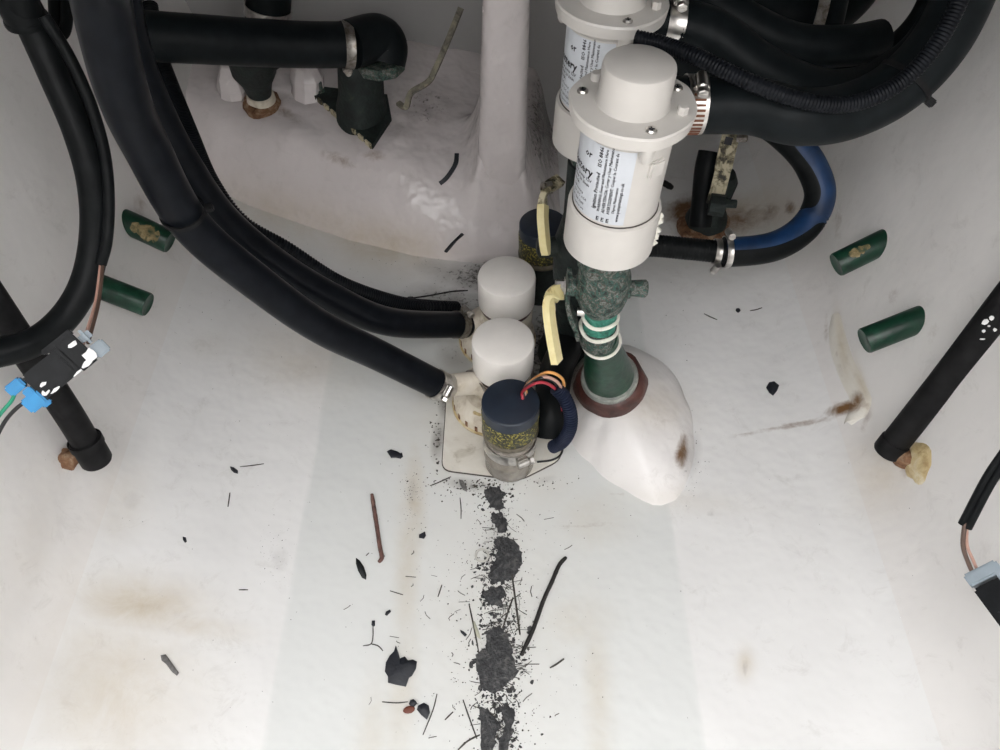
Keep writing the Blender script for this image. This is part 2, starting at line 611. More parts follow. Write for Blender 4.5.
# ------------------------------------------------------------------ the setting
# stains: (channel, u, v, ru, rv, angle, strength) in photograph pixels, baked onto the surface they lie on
STAINS = [
    (0, 140, 605, 60, 26, 8, .55), (0, 115, 690, 75, 70, 0, .40), (0, 190, 625, 50, 12, 8, .4),
    (0, 408, 560, 12, 90, 2, .35), (0, 415, 500, 10, 50, 0, .45), (0, 402, 690, 16, 80, 6, .30), (0, 372, 740, 16, 60, 6, .25),
    (0, 598, 700, 14, 90, -3, .32), (0, 575, 620, 34, 26, 0, .26), (0, 590, 520, 40, 30, -20, .2), (0, 540, 480, 40, 40, 0, .16),
    (0, 290, 215, 90, 22, 16, .35), (0, 385, 245, 60, 22, 12, .5), (0, 300, 360, 60, 34, 10, .26), (0, 215, 345, 30, 16, 0, .12),
    (0, 60, 660, 30, 120, 12, .16), (0, 35, 540, 25, 90, 12, .10), (0, 120, 500, 25, 40, 14, .2),
    (0, 880, 475, 30, 36, 0, .32), (0, 700, 250, 120, 40, 0, .10), (0, 470, 420, 60, 60, 0, .25),
    (0, 680, 500, 60, 12, 5, .15), (0, 745, 665, 8, 14, 0, .5), (0, 500, 620, 90, 160, 0, .14),
    (1, 412, 492, 9, 26, 4, .36), (1, 438, 440, 10, 30, 8, .50), (1, 445, 405, 9, 18, 0, .55), (1, 470, 485, 36, 9, 8, .5),
    (1, 545, 480, 26, 8, -14, .34), (1, 497, 545, 30, 60, 0, .34), (1, 497, 650, 34, 70, 0, .36), (1, 500, 735, 30, 30, 0, .4),
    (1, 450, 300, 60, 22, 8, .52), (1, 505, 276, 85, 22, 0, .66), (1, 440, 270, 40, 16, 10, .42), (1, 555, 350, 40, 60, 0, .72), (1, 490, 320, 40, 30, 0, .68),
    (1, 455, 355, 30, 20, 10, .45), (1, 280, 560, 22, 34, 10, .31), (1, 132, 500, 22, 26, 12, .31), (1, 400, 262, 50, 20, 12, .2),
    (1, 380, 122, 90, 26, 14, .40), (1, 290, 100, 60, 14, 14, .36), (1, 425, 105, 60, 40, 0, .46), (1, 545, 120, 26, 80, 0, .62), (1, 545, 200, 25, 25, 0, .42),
    (1, 500, 600, 110, 170, 0, .16), (1, 690, 455, 18, 36, 8, .42), (1, 735, 515, 34, 12, 5, .18), (1, 745, 668, 5, 14, 0, .40),
    (1, 710, 514, 8, 5, 0, .36), (1, 850, 583, 8, 6, 0, .26), (1, 650, 598, 5, 9, 0, .3), (1, 875, 610, 5, 14, -14, .22),
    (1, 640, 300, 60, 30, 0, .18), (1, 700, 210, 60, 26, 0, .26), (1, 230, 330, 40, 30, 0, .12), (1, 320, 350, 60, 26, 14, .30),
    (2, 725, 222, 44, 16, -10, .55), (2, 690, 212, 24, 14, 0, .85), (2, 768, 213, 14, 9, -40, .45), (2, 790, 208, 6, 8, 0, .6),
    (0, 842, 345, 4, 30, -8, .5), (0, 862, 385, 4, 24, -16, .5), (0, 650, 405, 34, 22, 10, .35), (2, 826, 330, 3, 16, 0, .3), (2, 866, 420, 5, 14, 20, .35), (2, 838, 360, 3, 26, -14, .3),
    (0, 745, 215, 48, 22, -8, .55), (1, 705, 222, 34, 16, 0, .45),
    (2, 845, 408, 20, 6, -14, .80), (2, 795, 425, 40, 3, -10, .5), (2, 745, 434, 20, 3, -8, .35), (2, 858, 400, 7, 10, 0, .65),
    (2, 682, 452, 6, 18, 6, .75), (2, 660, 420, 20, 12, 0, .22), (2, 916, 462, 16, 13, 0, .42), (2, 905, 470, 8, 8, 0, .4), (2, 68, 456, 8, 10, 0, .5),
    (2, 262, 100, 20, 9, 20, .8), (2, 285, 112, 22, 6, 30, .4), (2, 340, 160, 26, 7, 20, .35), (2, 375, 155, 12, 7, 0, .4),
    (2, 140, 205, 8, 14, 0, .35), (2, 838, 220, 5, 30, 2, .28), (2, 893, 295, 6, 20, 8, .28), (2, 905, 262, 5, 22, 8, .2), (2, 933, 330, 6, 16, 10, .26), (2, 882, 240, 10, 6, 0, .4),
    (2, 900, 418, 4, 20, 0, .1), (2, 625, 495, 40, 2, 4, .25), (2, 155, 330, 5, 40, 6, .1), (2, 590, 525, 40, 3, -4, .3),
]
def bake_stain(me, mw=None):
    n = len(me.vertices)
    co = np.zeros(n * 3)
    me.vertices.foreach_get('co', co)
    co = co.reshape(n, 3)
    q = co[:, 2] - CAMZ
    dep = np.maximum(co[:, 1] * CP - q * SP, .05)
    U = 500 + FPX * co[:, 0] / dep
    V = 375 - FPX * (co[:, 1] * SP + q * CP) / dep
    bad = co[:, 1] * CP - q * SP < .06
    C = np.zeros((n, 4))
    C[:, 3] = 1
    for ch, u, v, ru, rv, an, st in STAINS:
        a = math.radians(an)
        du, dv = U - u, V - v
        p = (du * math.cos(a) + dv * math.sin(a)) / ru
        r = (-du * math.sin(a) + dv * math.cos(a)) / rv
        d2 = p * p + r * r
        C[:, ch] = np.maximum(C[:, ch], st * np.exp(-d2 * .9))
    C[bad, :3] = 0
    at = me.color_attributes.new(name='stain', type='FLOAT_COLOR', domain='POINT')
    at.data.foreach_set('color', C.ravel())

def grid_mesh(name, nx, ny, fn, mat):
    vs_ = [fn(i / (nx - 1), j / (ny - 1)) for j in range(ny) for i in range(nx)]
    fs = [(j * nx + i, j * nx + i + 1, (j + 1) * nx + i + 1, (j + 1) * nx + i) for j in range(ny - 1) for i in range(nx - 1)]
    me = bpy.data.meshes.new(name)
    me.from_pydata(vs_, [], fs)
    me.materials.append(M[mat])
    me.polygons.foreach_set('use_smooth', [True] * len(fs))
    me.update()
    return me

Y0, Y1 = -.45, .94
def sstep(t):
    t = min(1, max(0, t))
    return t * t * (3 - 2 * t)
me = grid_mesh('floor', 230, 420, lambda a, b: (lambda x, y: (x, y, zf(x)))(-CL + a * (CL + CR), Y0 + b * (Y1 - Y0)), 'floor')
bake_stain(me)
fa_ = me.attributes.new('centre_tone', 'FLOAT', 'POINT')  # floor between the outer creases is toned darker and slightly cooler
cv = []
for v_ in me.vertices:
    x, y = v_.co.x, v_.co.y
    wv = .003 * mnoise.noise(Vector((0, y * 9, 3)))
    cv.append(sstep((min(x + .19, .165 - x) + wv) / .004) if y < .62 else 0.0)
fa_.data.foreach_set('value', cv)
structure('floor', me, 'white gelcoat bilge floor with stains and a shallow keel strip', 'floor')

def wall_fn(side):
    zc = ZL if side < 0 else ZR
    def fn(a, b):
        z = zc + (DECK - zc) * a ** 1.4
        y = Y0 + b * (Y1 - Y0)
        w = .002 * mnoise.noise(Vector((y * 6, z * 6, side * 3)))
        return (side * (xw(z, side) + w * min(1, a * 4)), y, z)
    return fn
for side, nm, lb in ((-1, 'wall_left', 'white gelcoat hull side carrying the scuffed connector'), (1, 'wall_right', 'white gelcoat hull side behind the blue hose')):
    me = grid_mesh(nm, 110, 260, wall_fn(side), 'wall')
    if side < 0:
        me.flip_normals()
    bake_stain(me)
    structure(nm, me, lb, 'wall')
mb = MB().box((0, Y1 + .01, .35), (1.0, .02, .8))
structure('wall_back', mb.mesh('wall_back', 'bulkhead'), 'grey bulkhead behind the bronze seacock', 'wall')
mb = MB().box((0, Y0 - .01, .35), (1.0, .02, .8))
structure('wall_front', mb.mesh('wall_front', 'wall'), 'white bulkhead behind the viewer', 'wall')
# deck above with the open hatch that lets the daylight in
HX, HY0, HY1 = .36, -.42, .15
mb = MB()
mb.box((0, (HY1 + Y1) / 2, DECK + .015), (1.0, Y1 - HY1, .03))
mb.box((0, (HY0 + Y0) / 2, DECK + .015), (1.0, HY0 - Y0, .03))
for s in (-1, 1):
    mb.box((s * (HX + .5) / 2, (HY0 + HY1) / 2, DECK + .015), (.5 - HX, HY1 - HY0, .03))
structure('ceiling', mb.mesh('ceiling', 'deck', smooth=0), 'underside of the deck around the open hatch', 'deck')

# raised moulded step at the back with the post growing out of it
def sstep(t):
    t = min(1, max(0, t))
    return t * t * (3 - 2 * t)
def step_front(x):
    return float(np.interp(x, [-.42, -.35, -.24, -.11, -.03, .03, .10], [.775, .748, .715, .680, .668, .668, .674]))
def step_h(x, y):
    y0 = step_front(x)
    top = float(np.interp(x, [-.42, -.30, -.12, -.03, .02, .06, .085], [.115, .100, .092, .075, .058, .050, -.01]))
    run = float(np.interp(x, [-.4, -.1, 0, .1], [.045, .048, .07, .07]))
    t_ = min(1, max(0, (y - y0) / (run * 1.7)))
    s = (1 - (1 - t_) ** 2.3) * sstep(t_ * 7)
    n = .004 * mnoise.noise(Vector((x * 16, y * 16, 1))) + .002 * mnoise.noise(Vector((x * 45, y * 45, 4)))
    fade = sstep((.085 - x) / .04)
    dx_, dy_ = max(0, abs(x - .002) - .026), max(0, abs(y - .757) - .040)
    foot_ = .062 * math.exp(-math.hypot(dx_, dy_) / .014) * min(1, s * 1.3)
    return (top * s + n * s + .20 * max(0, y - y0 - run * .6) * s + foot_) * fade
def step_fn(a, b):
    x = -.42 + a * .515
    y = .63 + b * (Y1 - .63)
    z = (zf(x) if x > -CL else ZL) * .35 + step_h(x, y)
    zz = zf(x) if x > -CL else ZL
    return (x, y, max(z, zz - .003) if step_h(x, y) > .0005 else zz - .003)
me = grid_mesh('moulded_step', 190, 120, step_fn, 'step')
bake_stain(me)
structure('moulded_step', me, 'pinkish white moulded step carrying the bronze seacock and the post', 'step')
def step_pt(u, v, h=0):              # pixel -> point on the step
    lo = .5
    t = .6
    while t < 1.4:
        p = W(u, v, t)
        zz = max(step_fn((p.x + .42) / .515, (p.y - .63) / (Y1 - .63))[2] if .63 < p.y < Y1 and -.42 < p.x < .09 else -1, zf(p.x) if p.x > -CL else ZL)
        if p.z < zz:
            break
        t += .002
    return W(u, v, t) + Vector((0, 0, h))

# post
mb = MB()
rows = []
def rrect(cx, cy, w, d, r, k=5):
    out = []
    for (sx, sy, a0) in ((1, -1, -90), (1, 1, 0), (-1, 1, 90), (-1, -1, 180)):
        for i in range(k + 1):
            a = math.radians(a0 + 90 * i / k)
            out.append((cx + sx * (w / 2 - r) + r * math.cos(a), cy + sy * (d / 2 - r) + r * math.sin(a)))
    return out
levels = [(.03, .060, 0), (.09, .058, 0), (.14, .055, 0), (.20, .052, 0), (.28, .047, 0), (.40, .044, 0), (.619, .042, 0)]
for z, w, fl in levels:
    cx = .001 + (z - .06) * .022
    loop = rrect(cx, .757 - fl * .2, w, .085 + fl, min(.016 + fl * .3, w * .45))
    row = []
    for x, y in loop:
        row.append(len(mb.v))
        mb.v.append(Vector((x, y, z)))
    rows.append(row)
for a, b in zip(rows, rows[1:]):
    n = len(a)
    for i in range(n):
        mb.face((a[i], a[(i + 1) % n], b[(i + 1) % n], b[i]))
mb.face(rows[-1]); mb.face(rows[0][::-1])
me = mb.mesh('moulded_post', 'step', smooth=60)
bake_stain(me)
structure('moulded_post', me, 'pinkish white moulded post rising from the step', 'post')

# pod under the seacock
PEAK = Vector((.113, .440, .062))
foot = [(.068, .455), (.072, .42), (.092, .385), (.122, .355), (.152, .335), (.172, .342), (.190, .375), (.198, .415), (.196, .460), (.182, .505), (.145, .535), (.100, .53), (.075, .495)]
fa = sorted((math.atan2(y - PEAK.y, x - PEAK.x), math.hypot(x - PEAK.x, y - PEAK.y)) for x, y in foot)
FA = [fa[-1][0] - 2 * math.pi] + [a for a, r in fa] + [fa[0][0] + 2 * math.pi]
FR = [fa[-1][1]] + [r for a, r in fa] + [fa[0][1]]
def pod_fn(a, b):
    ang = -math.pi + a * 2 * math.pi
    R = float(np.interp(ang, FA, FR))
    d = b * 1.06
    x = PEAK.x + math.cos(ang) * R * d
    y = PEAK.y + math.sin(ang) * R * d
    base = zf(x)
    h = 0 if d >= 1 else (PEAK.z - .01) * (1 - d ** 2.0) ** .8
    h += .003 * mnoise.noise(Vector((x * 30, y * 30, 2))) * min(1, max(0, (1 - d) * 4))
    return (x, y, base + h - (.003 if d >= 1 else 0))
me = grid_mesh('seacock_pod', 97, 46, pod_fn, 'pod')
bm = bmesh.new(); bm.from_mesh(me)
bmesh.ops.remove_doubles(bm, verts=bm.verts, dist=1e-6)
bmesh.ops.recalc_face_normals(bm, faces=bm.faces)
bm.to_mesh(me); bm.free()
bake_stain(me)
structure('seacock_pod', me, 'white glassed-over pod under the verdigris seacock', 'pod')

# sealant smear on the right hull side
spine = catmull([Vector((836, 314, 0)), Vector((838, 340, 0)), Vector((848, 372, 0)), Vector((860, 398, 0)), Vector((856, 416, 0)), Vector((848, 424, 0))], 6)
mb = MB()
n = len(spine)
for i, p in enumerate(spine):
    w = 11 * math.sin(math.pi * (i + .6) / (n + .2)) ** .5 + 1.5
    for k in range(7):
        s = (k - 3) / 3
        hh = .0035 * (1 - s * s) - .0006
        q = surf(p.x + s * w, p.y + 1.2 * math.sin(i * .9 + k), hh)
        mb.v.append(q)
for i in range(n - 1):
    for k in range(6):
        mb.face((i * 7 + k, i * 7 + k + 1, i * 7 + 8 + k, i * 7 + 7 + k))
me = mb.mesh('sealant_smear', 'smear', smooth=60)
bake_stain(me)
structure('sealant_smear', me, 'aged cream sealant smear with brown edge on the hull side', 'sealant')

# ------------------------------------------------------------------ reusable parts
def clamp(T, at, axis, r, w=.012, screw_dir=None, slots=0, mat='steel', parent=None, slot_dir=None):
    """worm-drive clamp: band, slots, housing and hex screw"""
    at = Vector(at)
    axis = Vector(axis).normalized()
    mb = MB()
    e = .0009
    mb.lathe([(r, -w / 2), (r + e, -w / 2), (r + e, -w / 2 + .0008), (r + e * .7, -w / 2 + .0015), (r + e * .7, w / 2 - .0015), (r + e, w / 2 - .0008), (r + e, w / 2), (r, w / 2)], 36, at, axis, cap0=False, cap1=False)
    c = T.part('hose_clamp', mb, mat, parent, smooth=30)
    if screw_dir is not None:
        sd = Vector(screw_dir)
        sd = (sd - axis * sd.dot(axis)).normalized()
        tg = axis.cross(sd).normalized()
        R = Matrix((tg, axis, sd)).transposed()
        ctr = at + sd * (r + .0035)
        mb = MB().box(ctr - sd * .0005, (.011, w * .85, .005), R, .0012)
        mb.lathe([(.0028, -.006), (.0036, -.005), (.0036, .005), (.0028, .006)], 14, ctr + sd * .0012, tg)
        T.part('clamp_housing', mb, mat, c)
        mb = MB().lathe([(.0034, 0), (.0040, .0006), (.0040, .0036), (.0034, .0042)], 6, ctr + sd * .0012 + tg * .0065, tg)
        mb.box(ctr + sd * .0012 + tg * .0108, (.0004, .0062, .0010), R)
        T.part('clamp_screw', mb, 'steel', c, smooth=20)
    if slots and slot_dir is not None:
        sd = Vector(slot_dir)
        sd = (sd - axis * sd.dot(axis)).normalized()
        mb = MB()
        for i in range(slots):
            a = (i - slots / 2) * .0032 / r
            d = Matrix.Rotation(a, 3, axis) @ sd
            tg = axis.cross(d)
            mb.box(at + d * (r + e * .75), (.0015, w * .62, .0006), Matrix((tg, axis, d)).transposed())
        T.part('band_slots', mb, 'slot', c, smooth=0)
    return c

def hose(name, px, dia, label, mat='hose', cat='hose', group=None, per=10, n=18, ring=None, wtest=None, taper=None):
    pts = catmull([W(*p) if not isinstance(p, Vector) else p for p in px], per)
    T = Thing(name, pts[-1], label, cat, group)
    T.pts = pts
    mb = MB().tube(pts, dia / 2, n, True, ring)
    T.tube = T.part('tube', mb, mat, smooth=50)
    return T

def zip_tie(T, at, axis, r, head_dir, tail=.012, mat='pipe'):
    mb = MB().lathe([(r, -.0018), (r + .001, -.0018), (r + .001, .0018), (r, .0018)], 28, at, axis, cap0=False, cap1=False)
    hd = Vector(head_dir); ax = Vector(axis).normalized()
    hd = (hd - ax * hd.dot(ax)).normalized()
    tg = ax.cross(hd)
    mb.box(Vector(at) + hd * (r + .003), (.005, .005, .006), Matrix((tg, ax, hd)).transposed(), .0008)
    T.part('cable_tie', mb, mat)

# ------------------------------------------------------------------ inline pumps
def text_mesh(lines):
    """lines: (string, size, x, y, bold) -> list of (verts2d, faces)"""
    out = []
    for s, size, x, y, bold in lines:
        cu = bpy.data.curves.new('t', 'FONT')
        cu.body = s
        cu.size = size
        cu.resolution_u = 1
        cu.offset = size * (.022 if bold else .008)
        ob = bpy.data.objects.new('t', cu)
        COL.objects.link(ob)
        bpy.context.view_layer.update()
        dg = bpy.context.evaluated_depsgraph_get()
        me = ob.evaluated_get(dg).to_mesh()
        out.append(([(v.co.x + x, v.co.y + y) for v in me.vertices], [tuple(p.vertices) for p in me.polygons]))
        ob.evaluated_get(dg).to_mesh_clear()
        bpy.data.objects.remove(ob)
        bpy.data.curves.remove(cu)
    return out

RB = .0300
def inline_pump(loc, oy, label):
    T = Thing('inline_pump', loc, label, 'pump', 'white inline pumps')
    L = T.loc
    z = lambda h: L.z + h                      # h measured from the collar bottom
    # body
    mb = MB().lathe([(RB, .030), (RB, .104)], 56, L, cap0=True)
    T.part('body', mb, 'white')
    # raised ribs under the head
    for a in (304,):
        a = math.radians(a)
        d = Vector((math.cos(a), math.sin(a), 0))
        mb = MB().box(L + d * (RB + .0004) + Vector((0, 0, .086)), (.012, .004, .013), Matrix((Vector((-d.y, d.x, 0)), d, Vector((0, 0, 1)))).transposed(), .0012)
        T.part('rib', mb, 'white')
    # lower collar
    mb = MB().lathe([(.018, 0), (.0320, 0), (.0334, .0012), (.0334, .036), (.0328, .0385), (.0308, .0392), (.0301, .0375)], 56, L, cap1=False)
    c = T.part('collar', mb, 'white')
    mb = MB().lathe([(.0303, .0386), (.0308, .0389), (.0308, .0396), (.0301, .0399)], 56, L, cap0=False, cap1=False)
    T.part('joint_line', mb, 'grime', c)
    # torn sealant at the collar's side
    mb = MB()
    for k in range(7):
        p = L + Vector((.0328, -.006 + .002 * math.sin(k * 2), .004 + k * .0045))
        mb.lathe([(.0008, -.003), (.003 + .001 * (k % 2), 0), (.0008, .003)], 8, p, wob=.5, seed=k)
    T.part('sealant_crumbs', mb, 'bead', c)
    # head flange with three bosses
    n = 96
    def fr(a, base):
        r = base
        for b in (165, 283, 25):
            da = (math.degrees(a) - b + 180) % 360 - 180
            r += .0012 * math.exp(-(da / 11) ** 2)
        return r
    mb = MB()
    rows = []
    for base, h in ((.0306, .1025), (.0318, .1035), (.0330, .1065), (.0350, .1082), (.0390, .1088), (.0394, .1165), (.0386, .118)):
        row = []
        for i in range(n):
            a = 2 * math.pi * i / n
            r = fr(a, base) if h < .11 else fr(a, base + .0006)
            row.append(len(mb.v))
            mb.v.append(L + Vector((r * math.cos(a), r * math.sin(a), h)))
        rows.append(row)
    for a, b in zip(rows, rows[1:]):
        for i in range(n):
            mb.face((a[i], a[(i + 1) % n], b[(i + 1) % n], b[i]))
    mb.face(rows[-1]); mb.face(rows[0][::-1])
    fl = T.part('head_flange', mb, 'white', smooth=30)
    for b in (165, 283, 25):
        a = math.radians(b)
        p = L + Vector((.0325 * math.cos(a), .0325 * math.sin(a), .118))
        mb = MB().lathe([(.0036, -.0005), (.0036, .0007), (.0028, .0018), (.0012, .0014), (.0006, .0002)], 16, p)
        s = T.part('screw', mb, 'steel', fl)
        mb = MB().box(p + Vector((0, 0, .0016)), (.0038, .0009, .0005)).box(p + Vector((0, 0, .0016)), (.0009, .0038, .0005))
        T.part('screw_recess', mb, 'ink', fl, smooth=0)
        # boss running down below the flange
        q = L + Vector((.0335 * math.cos(a), .0335 * math.sin(a), .092))
        mb = MB().lathe([(.0030, .004), (.0046, .007), (.0050, .016)], 14, q)
        T.part('screw_boss', mb, 'white', fl)
    for b in (134, 336, 238 - 180):
        a = math.radians(b)
        p = L + Vector((.0315 * math.cos(a), .0315 * math.sin(a), .117))
        mb = MB().lathe([(.0036, 0), (.0034, .0055), (.0030, .0060)], 6 if b != 134 else 16, p)
        T.part('locating_peg', mb, 'white', fl)
    # cap
    mb = MB().lathe([(.0245, .1165), (.0240, .1185), (.0228, .120), (.0226, .1400), (.0220, .1425), (.0205, .1435)], 48, L)
    cp = T.part('cap', mb, 'white', smooth=40)
    # outlet spigot
    mb = MB().lathe([(.0150, .010), (.0150, .060)], 28, L + Vector((0, oy, .098)), (1, 0, 0))
    T.part('outlet', mb, 'white')
    # threaded inlet below
    mb = MB().lathe([(.0155, -.024), (.0165, -.022), (.0165, .002)], 28, L)
    T.part('inlet', mb, 'bronze')
    # label
    ra = RB + .0004
    a0, a1, z0, z1 = 150, 274, .042, .101
    mb = MB()
    k = 40
    for i in range(k + 1):
        a = math.radians(a0 + (a1 - a0) * i / k)
        for h in (z0, z1):
            mb.v.append(L + Vector((ra * math.cos(a), ra * math.sin(a), h)))
    for i in range(k):
        mb.face((2 * i, 2 * i + 2, 2 * i + 3, 2 * i + 1))
    lb = T.part('paper_label', mb, 'label', label='silver paper label with black small print')
    # printed text: upright block reads up the pump, the left block reads around it
    rt = ra + .00025
    mb = MB()
    def put(lines, mapf):
        for vv, ff in text_mesh(lines):
            b = len(mb.v)
            for x, y in vv:
                mb.v.append(mapf(x, y))
            for f in ff:
                mb.face([b + i for i in f])
    def up(x, y):                               # x -> up, y -> towards the left
        a = math.radians(a1) - y / rt
        return L + Vector((rt * math.cos(a), rt * math.sin(a), z0 + x))
    put([('Ignition Protected    ISO 8846', .0040, .0095, .0215, True),
         ('WARNING: Sever and Maintenance Here', .0029, .0085, .0180, True),
         ('ADVERTENCIA: Cortar y User Maintenance', .0029, .0085, .0145, True),
         ('AVERTISSEMENT: Couper le Courant de', .0029, .0085, .0110, True),
         ("l'Apres Maintenance", .0026, .010, .0078, True),
         ('www.pumptrainings.co.uk', .0031, .003, .0045, True)], up)
    def across(x, y):
        a = math.radians(a0) + x / rt
        return L + Vector((rt * math.cos(a), rt * math.sin(a), z0 + y))
    put([('E E E', .0046, .0465, .0012, True),
         ('Battery', .0088, .013, .032, True), ('or', .0070, .030, .046, True),
         ('Aerator pump 12V', .0034, .013, .0275, True), ('Max flow 20 l/min', .0034, .013, .0235, True),
         ('Fuse 4A', .0034, .016, .0195, True), ('Self venting', .0028, .020, .015, False),
         ('12V  DC  0.5A', .0028, .020, .011, False), ('Part  500 1200', .0028, .018, .0065, True), ('Made for marine use', .0028, .012, .0025, False)], across)
    T.part('printed_text', mb, 'ink', lb, smooth=0)
    T.root.rotation_euler = (0, .022, 0)
    return T

PF = Vector((.0810, .420, .2705))
PR = Vector((.0765, .528, .281))
inline_pump(PF, .026, 'white inline pump with silver label standing on the verdigris seacock')
inline_pump(PR, .004, 'white inline pump half hidden behind the labelled pump, beside the moulded post')

# ------------------------------------------------------------------ verdigris seacock under the near pump
T = Thing('seacock', PEAK, 'verdigris bronze seacock with yellow lever between white pump and glassed pod', 'seacock')
p0 = PEAK + Vector((-.004, .002, .002))
p1 = Vector((.088, .421, .156))
ax = (p1 - p0).normalized()
mb = MB().lathe([(.036, -.008), (.0350, -.001), (.0325, .005), (.027, .0075)], 40, p0, ax, wob=.12, seed=3)
T.part('sealant_skirt', mb, 'sealant', smooth=60)
mb = MB().lathe([(.0272, .005), (.0280, .0065), (.0280, .0105), (.0262, .0135)], 40, p0, ax)
T.part('flange_nut', mb, 'nutgrey', smooth=20)
mb = MB().lathe([(.0240, .012), (.0235, .020), (.0215, .038), (.0185, .062), (.0160, .080), (.0145, .096)], 36, p0, ax, wob=.03)
T.part('tail_pipe', mb, 'green', smooth=60)
vb = Vector((.0855, .4205, .160))
top = PF + Vector((0, 0, -.012))
vax = (top - vb).normalized()
mb = MB().lathe([(.0120, -.014), (.0152, -.009), (.0158, .002), (.0150, .012)], 32, vb, vax, wob=.05, seed=5)
T.part('lower_union', mb, 'bronze', smooth=60)
mb = MB().lathe([(.0140, .010), (.0140, .030), (.0160, .040)], 32, vb, vax, wob=.05, seed=6)
T.part('valve_neck', mb, 'bronze_green', smooth=60)
for h, rr in ((.011, .0160), (.026, .0150)):
    mb = MB()
    R = frame(vax + Vector((.05, -.06, 0)))
    loop = []
    for i in range(29):
        a = 2 * math.pi * i / 28
        loop.append(vb + vax * h + R @ Vector((math.cos(a) * rr, math.sin(a) * rr, .001 * math.sin(3 * a))))
    mb.tube(loop, .0017, 8, False)
    T.part('sealant_ring', mb, 'bead', label='white sealant ring squeezed out of the joint')
mb = MB()
loop = [p0 + ax * .088 + frame(ax) @ Vector((math.cos(a) * .0163, math.sin(a) * .0163, 0)) for a in [2 * math.pi * i / 28 for i in range(29)]]
mb.tube(loop, .0015, 8, False)
T.part('sealant_ring', mb, 'bead', label='white sealant ring squeezed out of the joint')
mb = MB().lathe([(.0150, .036), (.0185, .042), (.0212, .052), (.0218, .062), (.0210, .074), (.0195, .084), (.0195, .096), (.0180, .104)], 36, vb, vax, wob=.07, seed=8)
T.part('valve_body', mb, 'bronze', smooth=60)
mb = MB().lathe([(.0205, .084), (.0215, .086), (.0215, .098), (.0205, .101)], 8, vb, vax)
T.part('union_nut', mb, 'bronze', smooth=20)
vc = vb + vax * .060
sx = Vector((1, -.05, 0)).normalized()
mb = MB().lathe([(.0085, .014), (.0088, .022), (.0065, .0225), (.0070, .028), (.0075, .034), (.0055, .036)], 10, vc, sx, wob=.06)
T.part('side_plug', mb, 'bronze', smooth=40)
mb = MB().lathe([(.011, .014), (.0105, .021), (.0085, .022), (.0085, .0265)], 24, vc, -sx, wob=.05)
T.part('stem_boss', mb, 'bronze', smooth=40)
# lever: grey bracket, bolt and yellow grip
bc = vc - sx * .0280
mb = MB()
pts = catmull([bc + Vector((.001, 0, .012)), bc, bc + Vector((0, -.001, -.012)), bc + Vector((.004, -.001, -.030)), bc + Vector((.010, .001, -.048)), bc + Vector((.013, .003, -.062))], 5)
mb.strip(pts, Vector((0, 1, 0)), .018, .0035)
T.part('lever_bracket', mb, 'bronze')
mb = MB().lathe([(.0075, 0), (.0075, .0012), (.0050, .0014), (.0050, .0078), (.0042, .0086)], 6, bc - sx * .0018, -sx)
T.part('lever_bolt', mb, 'steel', smooth=20)
mb = MB().lathe([(.004, 0), (.0036, .006)], 12, vb + vax * .036 - sx * .014 + Vector((0, -.006, 0)), -sx)
T.part('stop_pin', mb, 'steel')
dq = (bc - Vector((0, 0, CAMZ)))
tq = bc.y * CP - (bc.z - CAMZ) * SP
mb = MB()
pts = catmull([W(561, 292, tq + .004), W(556, 293, tq - .004), W(550, 300, tq - .010), W(549, 312, tq - .010), W(552, 335, tq - .002), W(557, 362, tq + .008)], 6)
mb.strip(pts, Vector((.35, .93, 0)), [.013 - .002 * min(1, i / 20) for i in range(len(pts))], .0060)
T.part('lever', mb, 'yellow', smooth=25, label='pale yellow vinyl-dipped lever')

# rear seacock (mostly hidden) with yellow lever
rb = Vector((.0765, .528, .02))
T = Thing('seacock', Vector((.0765, .528, 0)), 'dark seacock under the half-hidden pump with a long yellow lever over the black sensor', 'seacock')
mb = MB().lathe([(.034, 0), (.032, .012), (.022, .02), (.018, .07), (.020, .10), (.025, .13), (.025, .17), (.019, .20), (.019, .262)], 32, Vector((.0765, .528, 0)), wob=.06, seed=12)
T.part('valve_body', mb, 'bronze_dark', smooth=60)
mb = MB().lathe([(.010, .018), (.010, .040), (.006, .042)], 20, Vector((.0765, .528, .165)), (-1, -.1, .0))
T.part('stem_boss', mb, 'bronze_dark')
tq2 = .672
mb = MB().lathe([(.0062, 0), (.0062, .008), (.005, .009)], 6, W(551, 187, tq2 + .004), (-.9, -.4, .1))
T.part('lever_bolt', mb, 'steel_dull', smooth=20)
mb = MB()
pts = catmull([W(560, 180, tq2 + .01), W(548, 188, tq2), W(543, 200, tq2 - .003), W(543, 220, tq2), W(546, 252, tq2 + .01)], 6)
mb.strip(pts, Vector((.3, .95, 0)), .011, .0055)
T.part('lever', mb, 'yellow_dirty', smooth=25)
mb = MB()
pts = catmull([W(543, 205, tq2 - .0045), W(543, 222, tq2 - .0035), W(546, 255, tq2 + .0065)], 6)
mb.strip(pts, Vector((.3, .95, 0)), [.011] * (len(pts) - 2) + [.009, .005], .0068)
T.part('lever_grip', mb, 'yellow', smooth=25)

